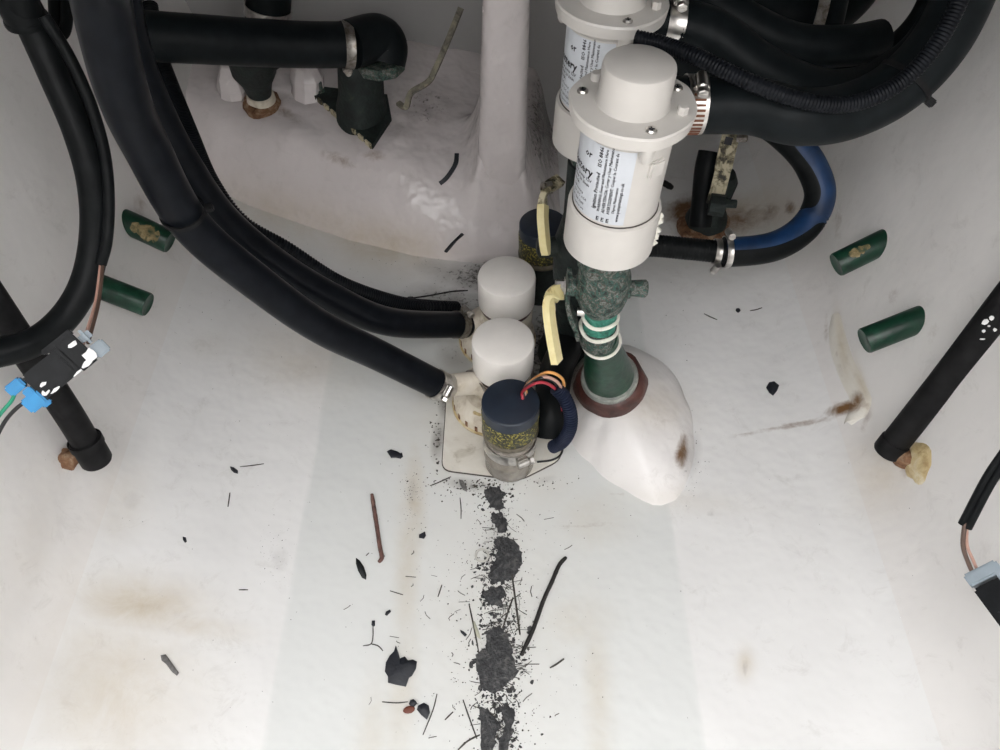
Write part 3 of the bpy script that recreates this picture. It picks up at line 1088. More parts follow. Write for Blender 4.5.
# ------------------------------------------------------------------ submersible bilge pumps
def bilge_pump(loc, label, noz, strap=False):
    T = Thing('bilge_pump', loc, label, 'bilge pump', 'cream based bilge pumps')
    L = T.loc
    SO = Vector((-.010, -.004, 0))
    mb = MB().lathe([(.030, .060), (.0305, .0615), (.0305, .0960), (.0298, .0985), (.0275, .1000)], 48, L)
    T.part('motor_cap', mb, 'cap', smooth=40)
    mb = MB().lathe([(.0275, .053), (.0283, .0535), (.0283, .060), (.0275, .0605)], 48, L)
    T.part('seal_band', mb, 'sealant')
    mb = MB().lathe([(.0275, .022), (.0285, .024), (.0290, .050), (.0280, .054)], 48, L)
    T.part('pump_body', mb, 'cream')
    mb = MB().lathe([(.040, 0), (.0420, .001), (.0420, .014), (.0400, .019), (.0300, .026)], 48, L + SO)
    s = T.part('strainer_base', mb, 'cream')
    mb = MB()
    for k in range(22):
        a = 2 * math.pi * k / 22
        d = Vector((math.cos(a), math.sin(a), 0))
        mb.box(L + SO + d * .0419 + Vector((0, 0, .007)), (.0030, .0012, .009), Matrix((Vector((-d.y, d.x, 0)), d, Vector((0, 0, 1)))).transposed())
    T.part('strainer_slots', mb, 'rust', s, smooth=0)
    mb = MB().lathe([(.0418, .0005), (.0440, .0008), (.0440, .0028), (.0418, .0034)], 48, L + SO, cap0=False, cap1=False)
    T.part('base_rim', mb, 'rust_pale', s)
    nd = Vector(noz).normalized()
    mb = MB().lathe([(.0175, .008), (.0165, .026), (.0120, .034), (.0112, .060)], 28, L + Vector((0, 0, .034)), nd)
    T.part('outlet', mb, 'cream')
    a = nd.cross(Vector((0, 0, 1)))
    if strap:
        clamp(T, L + Vector((0, 0, .050)), (.12, -.1, 1), .0300, .010, (-1, -.25, 0), mat='steel_dull')
        mb = MB().box(L + Vector((-.026, -.034, .021)), (.010, .003, .008), Matrix.Rotation(math.radians(-25), 3, 'Z'), .001)
        T.part('release_tab', mb, 'rust_pale')
    return T
BF = Vector((.003, .4615, .004))
BR = Vector((.007, .552, 0))
nzF = W(440, 386, .735) - (BF + Vector((0, 0, .034)))
bilge_pump(BF, 'white capped bilge pump with steel strap beside the navy capped sensor', nzF, True)
nzR = Vector((-1, -.28, .05))
bilge_pump(BR, 'white capped bilge pump at the foot of the moulded step', nzR)

# mounting plate under the pumps
mb = MB()
def round_poly(P, r=.010, k=5):
    out = []
    n = len(P)
    for i in range(n):
        p, a, b = Vector(P[i]), Vector(P[i - 1]), Vector(P[(i + 1) % n])
        p0_ = p + (a - p).normalized() * r
        p1_ = p + (b - p).normalized() * r
        for j in range(k + 1):
            t = j / k
            out.append(p0_ * (1 - t) ** 2 + p * 2 * t * (1 - t) + p1_ * t * t)
    return out
quad = [Wz(u, v, .002).xy for u, v in ((442, 470), (520, 480), (560, 460), (569, 405), (447, 392))]
ol = round_poly(quad)
mb.prism([(p.x, p.y) for p in ol], .0032, at=(0, 0, .0004), bulge=.0002)
T = Thing('mounting_plate', (0, .415, 0), 'cream mounting plate with rounded corners under the pumps', 'plate')
T.part('plate', mb, 'plate', smooth=20)
loop = [Vector((p.x, p.y, .0014)) for p in ol]
loop.append(loop[0])
mb = MB().tube(loop, .0010, 6, False)
T.part('edge_grime', mb, 'grime')

# ------------------------------------------------------------------ capped sensor cylinders
def sensor(loc, label, clear=True):
    T = Thing('sensor', loc, label, 'sensor', 'capped sensor cylinders')
    L = T.loc
    mb = MB().lathe([(.0262, .090), (.0262, .1045), (.0255, .1055), (.0245, .1060)], 48, L)
    T.part('cap', mb, 'navy', smooth=30)
    mb = MB().lathe([(.0256, .066), (.0262, .067), (.0266, .0915), (.0262, .0925)], 48, L, wob=.015)
    T.part('printed_band', mb, 'print_band')
    mb = MB().lathe([(.0245, .058), (.0264, .0595), (.0270, .0625), (.0264, .066), (.0254, .0675)], 48, L, wob=.02)
    T.part('rubber_ring', mb, 'brownring', smooth=60)
    mb = MB().lathe([(.0235, 0), (.0245, .002), (.0245, .018), (.0250, .020), (.0250, .024), (.0245, .026), (.0248, .058)], 48, L)
    T.part('tube_socket', mb, 'cloudy' if clear else 'bronze_dark', smooth=40)
    if clear:
        clamp(T, L + Vector((0, 0, .044)), (.03, -.03, 1), .0250, .015, (.42, -.9, 0))
    return T
SL = Vector((.0095, .3855, .003))
sensor(SL, 'navy capped sensor cylinder with yellow print and a steel clamp on the mounting plate')
SR = Vector((.047, .618, .006))
sensor(SR, 'black capped sensor cylinder with yellow print behind the pumps, under a lever', False)

# sensor wires into the corrugated conduit
def wire(name, pts, r, mat, label, group=None, per=8):
    mb = MB().tube(catmull(pts, per), r, 8)
    return single(name, mb, mat, label, 'wire', group, smooth=60)
w0 = SL + Vector((.012, .006, .1055))
wc = W(562, 394, .665)
for i, (m, nm) in enumerate((('red_w', 'red'), ('black_w', 'black'), ('pink_w', 'pinkish brown'), ('orange_w', 'orange'))):
    o = Vector(((i - 1.5) * .0022, (i % 2) * .003, 0))
    b = w0 + Vector((i * .0011 - .001, i * .0022 - .003, 0))
    wire('wire', [b, b + Vector((.000, .003, .008)), W(538 + 2 * i, 383 - 3 * i, .632) + o * .5, W(552 + 2 * i, 384 - i, .640) + o, wc + o * .7, wc + o * .7 + Vector((.004, -.004, -.02))], .0014, m, nm + ' sensor wire looping from the navy cap into the conduit')
T = hose('cable_conduit', [W(556, 388, .655), W(564, 397, .660), W(570, 412, .668), W(570, 428, .68), W(563, 441, .70), W(553, 447, .715)], .0130, 'navy corrugated cable conduit taking the sensor wires beside the pod', 'conduit_blue', 'conduit', ring=(.0026, .0013), n=16)
# black elbow hose beside the sensor
T = hose('elbow_hose', [W(566, 348, .79), W(558, 366, .765), W(553, 388, .735), W(551, 412, .72), W(551, 434, .724)], .034, 'thick black elbow hose between the navy sensor and the pod', 'hose', 'hose')
mb = MB().tube(catmull([Wz(537, 462, .004), Wz(552, 460, .004), Wz(561, 454, .005), Wz(564, 440, .008)], 8), .0011, 8)
single('loose_wire', mb, 'black_w', 'thin black wire curving over the corner of the mounting plate', 'wire', smooth=60)

# ------------------------------------------------------------------ discharge hoses on the left
A = [(96, -45, .34), (101, 0, .37), (121, 88, .42), (146, 146, .465), (192, 226, .53), (262, 286, .58), (322, 328, .63), (380, 356, .685), W(440, 386, .735)]
TA = hose('bilge_hose', A, .0285, 'glossy black hose running from the strapped bilge pump up the hull side', 'hose_gloss', group='bilge pump discharge hoses', n=22)
clamp(TA, W(438, 385, .733), W(440, 386, .735) - W(400, 366, .70), .0145, .010, (-.1, -.5, .8), mat='steel')
zip_tie(TA, W(183, 213, .517), W(192, 226, .53) - W(165, 180, .49), .0148, (1, .2, .3))
B = [(112, -20, .44), (128, 50, .475), (152, 110, .51), (182, 165, .55), (222, 220, .60), (272, 262, .645), (330, 297, .69), (390, 322, .735), BR + Vector((-.045, -.013, .036))]
TB = hose('bilge_hose', B, .0285, 'glossy black hose leading to the bilge pump at the foot of the step', 'hose_gloss', group='bilge pump discharge hoses', n=22)
clamp(TB, TB.pts[-2], TB.pts[-1] - TB.pts[-4], .0145, .010, (0, 0, 1), mat='steel_dull')
C = [(150, 5, .81), (157, 46, .80), (168, 78, .768), (189, 132, .69), (211, 184, .645), (242, 224, .650), (286, 250, .676), (340, 284, .716), (396, 303, .775), (430, 307, .83), (456, 308, .87)]
hose('cable_conduit', C, .0165, 'black corrugated conduit lying along the top of the two bilge hoses', 'conduit', 'conduit', ring=(.0030, .0009), n=14)

# big hose to the bronze seacock on the step
VS = Vector((-.172, .825, .098))
el = VS + Vector((.022, -.005, .135))
H = [(120, 34, .715), (160, 37, .725), (210, 40, .745), (260, 43, .77), (310, 45, .79), (352, 45, .805)]
TH = hose('intake_hose', H, .046, 'thick black hose crossing above the step to the bronze seacock', 'hose_dull', n=26)
clamp(TH, W(347, 45, .803), W(352, 45, .805) - W(310, 45, .79), .0235, .010, (0, -.2, -1), mat='steel_dull')

T = Thing('seacock', VS, 'dark bronze seacock with triangular flange and long thin lever on the step', 'seacock')
e0 = W(349, 45, .803)
e1 = W(375, 38, .822)
e2 = W(383, 62, .838)
mb = MB().tube(catmull([e0, e1, W(385, 46, .832), e2], 8), .0250, 24)
T.part('elbow', mb, 'hose_dull', smooth=60)
mb = MB().lathe([(.025, -.006), (.0265, -.004), (.0265, .004), (.025, .006)], 8, W(381, 66, .842), (.0, .1, 1))
T.part('union_nut', mb, 'bronze', smooth=20)
vbase = step_pt(362, 117)
mb = MB().lathe([(.032, -.01), (.031, .012), (.0275, .03), (.026, .06), (.026, .085), (.023, .10), (.021, .115)], 32, vbase, wob=.06, seed=4, axis=(.13, -.04, 1))
T.part('valve_body', mb, 'bronze_dark', smooth=60)
tri = [step_pt(373, 151, .002), step_pt(392, 122, .002), step_pt(388, 100, .002), step_pt(322, 92, .002), step_pt(312, 97, .002)]
mb = MB()
th = .006
for dz in (0, th):
    for p in tri:
        mb.v.append(Vector((p.x, p.y, p.z + dz)))
n5 = len(tri)
for i in range(n5):
    mb.face((i, (i + 1) % n5, n5 + (i + 1) % n5, n5 + i))
mb.face(range(n5, 2 * n5)); mb.face(list(range(n5))[::-1])
tf = T.part('triangular_flange', mb, 'bronze_dark', smooth=20)
mb = MB()
pa, pb = mb, None
c0 = Vector(tri[0]); c4 = Vector(tri[4])
for k in range(9):
    f0 = k / 9 + .01
    f1 = (k + .8 + .15 * math.sin(k * 5)) / 9
    a = c4.lerp(c0, f0); b = c4.lerp(c0, f1)
    a.z += th * .6; b.z += th * .6
    d = (b - a).normalized()
    nrm = Vector((d.y, -d.x, 0))
    if nrm.y > 0:
        nrm = -nrm
    mb.box((a + b) / 2 + nrm * .0006, ((b - a).length, .0026, .0058), Matrix((d, d.cross(Vector((0, 0, -1))).normalized(), Vector((0, 0, 1)))).transposed())
T.part('peeling_edge', mb, 'yellow_dirty', tf, label='pale peeling sealant along the flange edge', smooth=0)
for (u, v) in ((320, 92), (322, 97)):
    q = step_pt(u, v, .006)
    mb = MB().lathe([(.006, 0), (.006, .004), (.0035, .0045), (.0035, .014), (.002, .015)], 6, q)
    T.part('flange_bolt', mb, 'bronze', smooth=20)
lv = catmull([W(398, 103, .86), W(406, 107, .855), W(411, 93, .85), W(428, 82, .845), W(436, 68, .84), W(449, 38, .83), W(461, 8, .82)], 6)
mb = MB().strip(lv, Vector((1, -.3, 0)), .0062, .0035)
T.part('lever', mb, 'lever_grey', smooth=25)

# small skin fitting and riser hose beside it
sb = step_pt(262, 104)
T = Thing('skin_fitting', sb, 'small dark skin fitting with cream collar and rusty base under the thick hose', 'fitting')
mb = MB().lathe([(.024, -.002), (.023, .004), (.016, .008)], 28, sb, (.12, -.1, 1), wob=.16, seed=2)
T.part('rusty_base', mb, 'rust')
mb = MB().lathe([(.0165, .005), (.0175, .007), (.0165, .014), (.015, .015)], 28, sb, (.12, -.1, 1), wob=.05)
T.part('collar', mb, 'cream')
mb = MB().lathe([(.014, .013), (.018, .030), (.026, .045), (.028, .075)], 28, sb, (.06, -.06, 1))
T.part('tapered_body', mb, 'bronze_dark')
up_ = catmull([sb + Vector((.005, -.004, .07)), W(264, 50, .885), W(268, 10, .845), W(270, -50, .80)], 8)
mb = MB().tube(up_, .0245, 22)
T.part('riser_hose', mb, 'hose_dull')
clamp(T, W(268, 11, .846), W(270, -50, .80) - W(268, 10, .845), .0252, .011, (.25, -1, 0), mat='steel')
# broken flowcoat lumps beside the fitting
for (u, v, rr, sd) in ((234, 82, .016, 1), (308, 82, .020, 2)):
    q = step_pt(u, v + 10)
    mb = MB().lathe([(rr * 1.1, -.004), (rr * 1.1, .006), (rr * .95, .020), (rr * .7, .034), (rr * .3, .040)], 9, q, (.1, .1, 1), wob=.35, seed=sd)
    structure('flowcoat_lump', mb.mesh('flowcoat_lump', 'step', smooth=25), 'rough pinkish flowcoat lump beside the small skin fitting', 'lump')

# ------------------------------------------------------------------ left side loop, drain pipe, connector
Lp = [(6, -40, .455), (20, 0, .47), (34, 28, .485), (56, 78, .50), (78, 130, .515), (92, 180, .53), (95, 230, .545), (86, 280, .55), (64, 318, .545), (30, 344, .53), (-25, 358, .51)]
TL_ = hose('wall_hose', Lp, .0205, 'black hose bending in a wide arc down the hull side over the drain pipe', 'hose', n=20)
mb = MB().tube(catmull([W(-8, -50, .455), W(6, -20, .465), W(28, 22, .482)], 8), .0128, 20)
mb.lathe([(.0135, -.002), (.0140, 0), (.0135, .002)], 24, W(27, 20, .482), W(34, 28, .485) - W(20, 0, .47))
TL_.part('outer_sleeve', mb, 'hose')
L2 = [(44, 16, .475), (70, 58, .49), (92, 108, .505), (105, 155, .52), (109, 200, .532), (107, 240, .54), (101, 264, .545)]
hose('cable_sleeve', L2, .0078, 'slim black cable sleeve following the inside of the wall hose', 'hose', 'cable sleeve')
ul = [W(53, -40, .52), W(54, 0, .52), W(56, 26, .52), W(61, 35, .52), W(66, 26, .52), W(67, 0, .522), W(66, -40, .525)]
hose('small_hose_loop', ul, .0078, 'small black hose hanging in a tight loop beside the wall hose', 'hose', 'hose')

DP = [W(-25, 275, .515), W(30, 356, .570), W(70, 416, .612), W(96, 459, .645)]
DP.insert(0, DP[0] + (DP[0] - DP[2]).normalized() * .11)
TD = hose('drain_pipe', DP, .0225, 'dark drain pipe with strapped end slanting down beside the two green pegs', 'pipe', 'pipe')
e = TD.pts[-1]; ea = (TD.pts[-1] - TD.pts[-3]).normalized()
mb = MB().lathe([(.0118, -.024), (.0128, -.022), (.0128, .001), (.0118, .003), (.0080, .0032), (.0078, -.002)], 28, e, ea)
TD.part('end_sleeve', mb, 'pipe')
mb = MB().lathe([(.0129, -.024), (.0138, -.024), (.0138, -.017), (.0129, -.017)], 28, e, ea, cap0=False, cap1=False)
hd = surf(70, 452) - e
TD.part('strap', mb, 'pipe')
mb = MB().lathe([(.002, -.004), (.009, -.002), (.0095, .006), (.006, .010), (.002, .012)], 28, surf(66, 458), surf_n(surf(66, 458)), wob=.5, seed=9)
TD.part('anchor_lump', mb, 'rust', label='brown rusty lump fixing the strap to the hull')

# wire connector
ca, cb = W(90, 343, .500), W(24, 396, .485)
cx_ = (cb - ca).normalized()
vdir = (Vector((0, 0, CAMZ)) - (ca + cb) / 2).normalized()
cy_ = vdir.cross(cx_).normalized()
cz_ = cx_.cross(cy_)
RC = Matrix((cx_, cy_, cz_)).transposed()
T = Thing('wire_connector', (ca + cb) / 2, 'scuffed black wire connector with bright blue seals hanging by the drain pipe', 'connector')
ln = (cb - ca).length
cm = (ca + cb) / 2
KC = 1.0
C3 = lambda x, y, z_: cm + RC @ Vector((x, y, z_))
mb = MB().box(C3(-.001, 0, 0), (ln * .74, .0205, .013), RC, .0015)
mb.box(C3(.004, 0, .0068), (ln * .44, .014, .002), RC, .0006)
mb.box(C3(-.016, 0, .0055), (.013, .0225, .004), RC, .001)
mb.box(C3(-.013, -.0125, 0), (.020, .005, .008), RC, .001)
mb.box(C3(-.003, -.0130, 0), (.005, .004, .006), RC, .001)
T.part('housing', mb, 'conn')
mb = MB()
for (x, y, z_, a, b) in ((-.021, .006, .0078, .0050, .0042), (-.016, .0085, .0078, .0045, .0025), (-.018, -.006, .0078, .0032, .0018), (.015, .0065, .0068, .0030, .0018), (.009, .0090, .0068, .0040, .0010), (.012, .0015, .0080, .0022, .0013), (-.008, .0095, .0068, .0045, .0008)):
    ol = [(a * (1 + random.uniform(-.35, .3)) * math.cos(t * .7), b * (1 + random.uniform(-.35, .3)) * math.sin(t * .7)) for t in range(9)]
    mb.prism(ol, .0004, RC, C3(x, y, z_), .0002)
T.part('paint_scuffs', mb, 'paint', smooth=0, label='white paint scuffs')
mb = MB().box(C3(-.0275, .0065, 0), (.010, .010, .012), RC, .0012).box(C3(-.0265, -.005, -.001), (.008, .011, .010), RC, .003)
T.part('lock', mb, 'grey_c')
mb = MB().box(C3(.0235, .0065, 0), (.012, .011, .013), RC, .0012).box(C3(.0195, .012, .001), (.006, .004, .008), RC, .001)
T.part('seal', mb, 'blue_c', label='bright blue connector seal')
mb = MB().box(C3(.0245, -.0075, 0), (.011, .008, .012), RC, .0012).box(C3(.0215, -.0005, .003), (.006, .005, .006), RC, .0008)
T.part('seal', mb, 'blue_c', label='bright blue connector seal')
wire('wire', [W(101, 262, .545), W(96, 300, .53), W(88, 328, .512), W(83, 344, .500)], .0012, 'pink_w', 'pinkish wire from the slim cable sleeve down to the scuffed connector')
wire('wire', [W(103, 262, .545), W(99, 300, .53), W(93, 325, .512), W(88, 343, .500)], .0013, 'brown_w', 'dark brown wire from the slim cable sleeve down to the scuffed connector')
wire('wire', [C3(.026, -.006, .002), W(12, 400, .485), W(2, 412, .485), W(-20, 440, .485)], .0013, 'green_w', 'green wire leaving the blue seal of the scuffed connector')
wire('wire', [C3(.026, .004, .002), W(18, 407, .483), W(4, 423, .483), W(-12, 455, .483)], .0013, 'black_w', 'black wire leaving the blue seal of the scuffed connector')

# ------------------------------------------------------------------ green pegs
def peg(a, b, r, label, worn=None):
    a, b = Vector(a), Vector(b)
    d = (b - a)
    ln = d.length
    T = Thing('green_peg', a, label, 'peg', 'green pegs on the hull sides')
    mb = MB().lathe([(r * .98, -.012), (r, 0), (r, ln - .0015), (r * .94, ln), (r * .8, ln - .001)], 32, a, d, wob=.02)
    T.part('peg', mb, 'green', smooth=40)
    if worn:
        f0, f1, w, off = worn
        dn = d.normalized()
        vd = (Vector((0, 0, CAMZ)) - a)
        R = frame(dn, vd - dn * vd.dot(dn))
        mb = MB()
        nu, nv = 16, 8
        for i in range(nu + 1):
            s = i / nu
            ww = w * math.sin(math.pi * (s * .94 + .03)) ** .5 * (1 + .8 * mnoise.noise(Vector((s * 9, 0, a.x * 9)))) * .9
            for j in range(nv + 1):
                an = off + (j / nv - .5) * 2 * ww
                mb.v.append(a + dn * (ln * (f0 + (f1 - f0) * s)) + R @ Vector((math.cos(an) * (r + .0006), math.sin(an) * (r + .0006), 0)))
        for i in range(nu):
            for j in range(nv):
                mb.face((i * (nv + 1) + j, i * (nv + 1) + j + 1, (i + 1) * (nv + 1) + j + 1, (i + 1) * (nv + 1) + j))
        T.part('worn_patch', mb, 'green_wear', label='tan patch where the green has worn off')
def on_wall(u, v):
    return surf(u, v)
def pegpx(u0, v0, u1, v1, label, dt, worn=None, r=.0125):
    dt = -.006
    a = on_wall(u0, v0)
    ta = a.y * CP - (a.z - CAMZ) * SP
    peg(a, W(u1, v1, ta - dt), r, label, worn)
pegpx(131, 224, 170, 242, 'green peg with a large worn tan patch half behind the bilge hose', .012, (.12, .82, .62, .1))
pegpx(96, 285, 148, 305, 'plain green peg beside the pinkish connector wire', .012, None, .0118)
pegpx(879, 244, 836, 265, 'green peg with a small worn tan patch near the blue hose', .012, (.28, .75, .40, .2), .0120)
pegpx(915, 321, 864, 341, 'plain dark green peg above the scratched drain pipe', .012, None, .0118)

# ------------------------------------------------------------------ right drain pipe and connector
e = surf(888, 452)
te = e.y * CP - (e.z - CAMZ) * SP - .016
DR = [W(1040, 258, te - .125), W(1000, 309, te - .10), W(945, 380, te - .05), W(889, 450, te)]
DR.insert(0, DR[0] + (DR[0] - DR[2]).normalized() * .11)
TD = hose('drain_pipe', DR, .0235, 'black drain pipe with white scratches ending in pale resin on the hull side', 'pipe', 'pipe')
e = TD.pts[-1]; ea = (TD.pts[-1] - TD.pts[-3]).normalized()
mb = MB().lathe([(.0122, -.012), (.0128, -.011), (.0128, .001), (.0118, .003), (.009, .0032)], 28, e, ea)
TD.part('end_sleeve', mb, 'pipe')
q = surf(917, 462)
mb = MB().lathe([(.019, -.0008), (.017, .0005), (.010, .0014), (.003, .0017)], 28, q, surf_n(q), wob=.3, seed=6)
TD.part('resin_blob', mb, 'rust_pale', label='pale yellow resin blob on the hull side')
q = surf(905, 458)
mb = MB().lathe([(.010, -.001), (.008, .006), (.003, .009)], 12, q, surf_n(q), wob=.4, seed=7)
TD.part('rusty_lug', mb, 'rust')
mb = MB()
pv = (Vector((0, 0, CAMZ)) - W(975, 330, te - .08)).normalized()
for (u, v, sw, sh) in ((985, 322, 5, 4), (992, 318, 4, 3), (984, 331, 3, 5), (995, 330, 3, 2), (983, 338, 5, 2), (989, 326, 2, 4)):
    tt = None
    best = min(TD.pts, key=lambda p: (project(p)[0] - u) ** 2 + (project(p)[1] - v) ** 2)
    tt = best.y * CP - (best.z - CAMZ) * SP
    c = W(u, v, tt - .0118)
    mb.lathe([(.0018 * sw / 4, 0), (.0015 * sw / 4, .0004)], 7, c, pv, wob=.5, seed=u)
TD.part('paint_scratches', mb, 'paint', smooth=0, label='white scratches')

tcn = .52
T = hose('cable_sleeve', [(1110, 310, .445), (1040, 400, .47), (1005, 450, .49), (985, 480, .50), (962, 524, .515)], .0052, 'black twin cable sleeve hanging above the grey locked connector', 'hose', 'cable sleeve')
mb = MB().tube(catmull([W(1116, 315, .443), W(1046, 405, .468), W(1011, 455, .488), W(991, 484, .498), W(968, 528, .513)], 10), .0026, 12)
T.part('tube', mb, 'hose')
wire('wire', [W(965, 522, .513), W(963, 545, .515), W(968, 562, .515), W(975, 578, .515)], .0016, 'brown_w', 'dark wire from the twin cable sleeve into the grey locked connector')
wire('wire', [W(967, 524, .515), W(967, 545, .518), W(973, 560, .517), W(980, 576, .516)], .0011, 'pink_w', 'pinkish wire from the twin cable sleeve into the grey locked connector')
ca, cb = W(978, 572, .515), W(1018, 625, .49)
cx_ = (cb - ca).normalized()
cm = (ca + cb) / 2
vdir = (Vector((0, 0, CAMZ)) - cm).normalized()
cy_ = vdir.cross(cx_).normalized()
cz_ = cx_.cross(cy_)
RC = Matrix((cx_, cy_, cz_)).transposed()
C3 = lambda x, y, z_: cm + RC @ Vector((x, y, z_))
T = Thing('wire_connector', cm, 'black wire connector with grey lock hanging beside the hull side', 'connector')
ln = (cb - ca).length
mb = MB().box(C3(.004, 0, 0), (ln * .72, .019, .012), RC, .0015)
mb.box(C3(.000, 0, .0065), (ln * .5, .011, .002), RC, .0006)
mb.box(C3(-.006, .0105, 0), (.016, .004, .008), RC, .001)
mb.box(C3(.010, .0100, 0), (.012, .005, .006), RC, .001)
T.part('housing', mb, 'conn')
mb = MB().box(C3(-ln * .42, .002, 0), (.009, .023, .0125), RC, .0014).box(C3(-ln * .28, .0105, .001), (.010, .005, .011), RC, .001)
T.part('lock', mb, 'grey_c')

# ------------------------------------------------------------------ hoses at the upper right
R1 = [PF + Vector((.030, .026, .098)), PF + Vector((.058, .026, .097)), W(755, 107, .497), W(800, 117, .49), W(850, 111, .495), W(900, 85, .49), W(940, 42, .48), W(968, -15, .47), W(985, -70, .46)]
T1 = hose('pump_hose', R1, .0365, 'thick black hose from the labelled pump sweeping up the hull side', 'hose_dull', group='inline pump hoses', n=26)
clamp(T1, PF + Vector((.048, .026, .098)), (1, .0, .0), .0186, .0125, (.2, -.35, 1), slots=11, slot_dir=(0, -1, -.05))
zip_tie(T1, W(905, 81, .489), W(940, 42, .48) - W(900, 85, .49), .0183, (.75, -.9, -.75))
outr = PR + Vector((.046, .004, .098))
R2 = [PR + Vector((.030, .004, .098)), outr, W(714, 36, .545), W(757, 68, .548), W(812, 92, .555), W(864, 90, .56), W(915, 60, .555), W(950, 12, .545), W(972, -50, .53)]
T2 = hose('pump_hose', R2, .0355, 'thick black hose from the half-hidden pump curving behind the nearer hose', 'hose_dull', group='inline pump hoses', n=26)
clamp(T2, PR + Vector((.048, .004, .098)), (1, 0, -.1), .0182, .0125, (.1, -.3, 1))
hose('cable_conduit', [(636, 38, .49), (665, 45, .484), (700, 58, .470), (745, 80, .463), (800, 100, .463), (850, 104, .466), (898, 84, .463), (938, 42, .453), (966, -15, .443), (983, -70, .433)], .0105, 'black corrugated conduit lying on the thick pump hoses', 'conduit', 'conduit', ring=(.0022, .0005), n=14)
hose('supply_hose', [(684, -50, .585), (708, -5, .585), (748, 24, .585), (795, 44, .588), (845, 46, .59), (880, 40, .595)], .031, 'short black hose with a blunt end above the pump hoses', 'hose_dull', group='black hoses under the deck', n=22)
hose('supply_hose', [(715, -60, .66), (735, -10, .67), (770, 10, .68), (815, 14, .68), (850, -8, .68), (880, -60, .67)], .046, 'black hose sagging under the deck in front of the bulkhead', 'hose_dull', group='black hoses under the deck', n=22)
T = hose('supply_hose', [(846, -60, .63), (840, -20, .63), (834, 10, .63), (828, 36, .628)], .020, 'upright black hose with a grey metal strip beside it', 'hose_dull', group='black hoses under the deck', n=20)
mb = MB().strip(catmull([W(830, -40, .61), W(825, 0, .612), W(818, 28, .614)], 4), Vector((1, -.2, 0)), .0085, .003)
T.part('metal_strip', mb, 'steel_dull')
# extra hose strand filling the bundle's inner bend
hose('supply_hose', [(650, -30, .66), (690, 20, .645), (735, 52, .64), (790, 74, .64), (850, 76, .64), (895, 56, .635), (930, 20, .625), (955, -40, .61)], .034, 'black hose following the inner bend of the pump hoses', 'hose_dull', group='black hoses under the deck', n=22)

hose('supply_hose', [(648, 52, .60), (690, 68, .605), (745, 88, .60), (800, 108, .60), (850, 104, .60), (900, 80, .61)], .030, 'black hose squeezed between the two thick pump hoses', 'hose_dull', group='black hoses under the deck', n=20)
# blue and black hose
BH = [Vector((.098, .534, .142)), W(640, 246, .745), W(690, 249, .745), W(730, 252, .745), W(775, 246, .745), W(806, 226, .745), W(820, 196, .74), W(811, 166, .735), W(792, 142, .73), W(765, 122, .735), W(735, 118, .75)]
pts = catmull(BH, 12)
def blue_dir(s):
    return Vector((-.1, .75, .62)).lerp(Vector((.95, -.1, .45)), sstep((s - .15) / .45)).normalized()
def blue_side(f):
    return 1 if min(f, 1 - f) < .26 else 0
T = Thing('blue_hose', pts[0], 'blue and black hose bending in a half loop by the right hull side', 'hose')
mb = MB().tube(pts[34:], .0148, 32, True, mi_fn=blue_side, ref_fn=blue_dir)
T.part('tube', mb, ['hose', 'blue'], smooth=60)
mb = MB().tube(pts[:38], .0112, 20, True, ring=(.003, .0004))
T.part('inner_pipe', mb, 'hose')
clamp(T, pts[35], pts[36] - pts[34], .0152, .006, (.5, .4, 1), mat='steel')
clamp(T, pts[32], pts[33] - pts[31], .0120, .006, (-.1, -1, -.45), mat='steel')

# small seacock at the back right
gb = surf(704, 226)
T = Thing('seacock', gb, 'small black seacock with blotched yellow handle standing in a rust stain', 'seacock')
mb = MB().lathe([(.034, -.001), (.033, .005), (.024, .010)], 24, gb, (0, -.05, 1), wob=.2, seed=5)
T.part('rusty_base', mb, 'rust')
mb = MB().lathe([(.026, .006), (.024, .02), (.018, .03), (.016, .05), (.019, .055), (.019, .075), (.014, .085)], 24, gb, (.05, -.05, 1), wob=.06)
T.part('valve_body', mb, 'bronze_dark', smooth=60)
mb = MB().tube(catmull([W(700, 226, .86), W(703, 200, .85), W(706, 170, .835), W(710, 152, .83)], 6), .0128, 18)
T.part('black_tail', mb, 'hose')
hp = catmull([W(732, 131, .80), W(727, 151, .805), W(721, 178, .815), W(714, 204, .83)], 8)
mb = MB().strip(hp, Vector((1, -.15, -.1)), [.0185] * 14 + [.017] * (len(hp) - 14), .003)
hd_ = T.part('handle', mb, 'yellow_dirty', smooth=20, label='yellow handle blotched with dark paint')
vd = (Vector((0, 0, CAMZ)) - W(725, 142, .80)).normalized()
mb = MB().box(W(728.5, 141, .7975), (.008, .008, .0012), frame(vd))
T.part('square_hole', mb, 'ink', hd_, smooth=0)
mb = MB().lathe([(.012, -.008), (.012, .008)], 8, W(717, 205, .82), (1, -.2, 0)).lathe([(.005, .008), (.005, .020), (.004, .021)], 6, W(717, 203, .82), (1, -.2, .1))
T.part('stem_nut', mb, 'bronze_dark', smooth=20)
mb = MB().lathe([(.005, 0), (.005, .010), (.003, .011)], 6, W(737, 138, .80), (1, -.3, .3))
T.part('side_bolt', mb, 'steel_dull', smooth=20)

# ------------------------------------------------------------------ debris
def twig(name, px, r, mat, label, group=None, on=surf, bumps=.15):
    pts = catmull([on(u, v, r * .9) for u, v in px], 6)
    n = len(pts)
    rad = [r * (1 + bumps * mnoise.noise(Vector((i * .7, px[0][0], 0)))) * (.75 + .25 * min(1, i / 3, (n - 1 - i) / 3)) for i in range(n)]
    return single(name, MB().tube(pts, rad, 8), mat, label, 'twig', group, smooth=60)

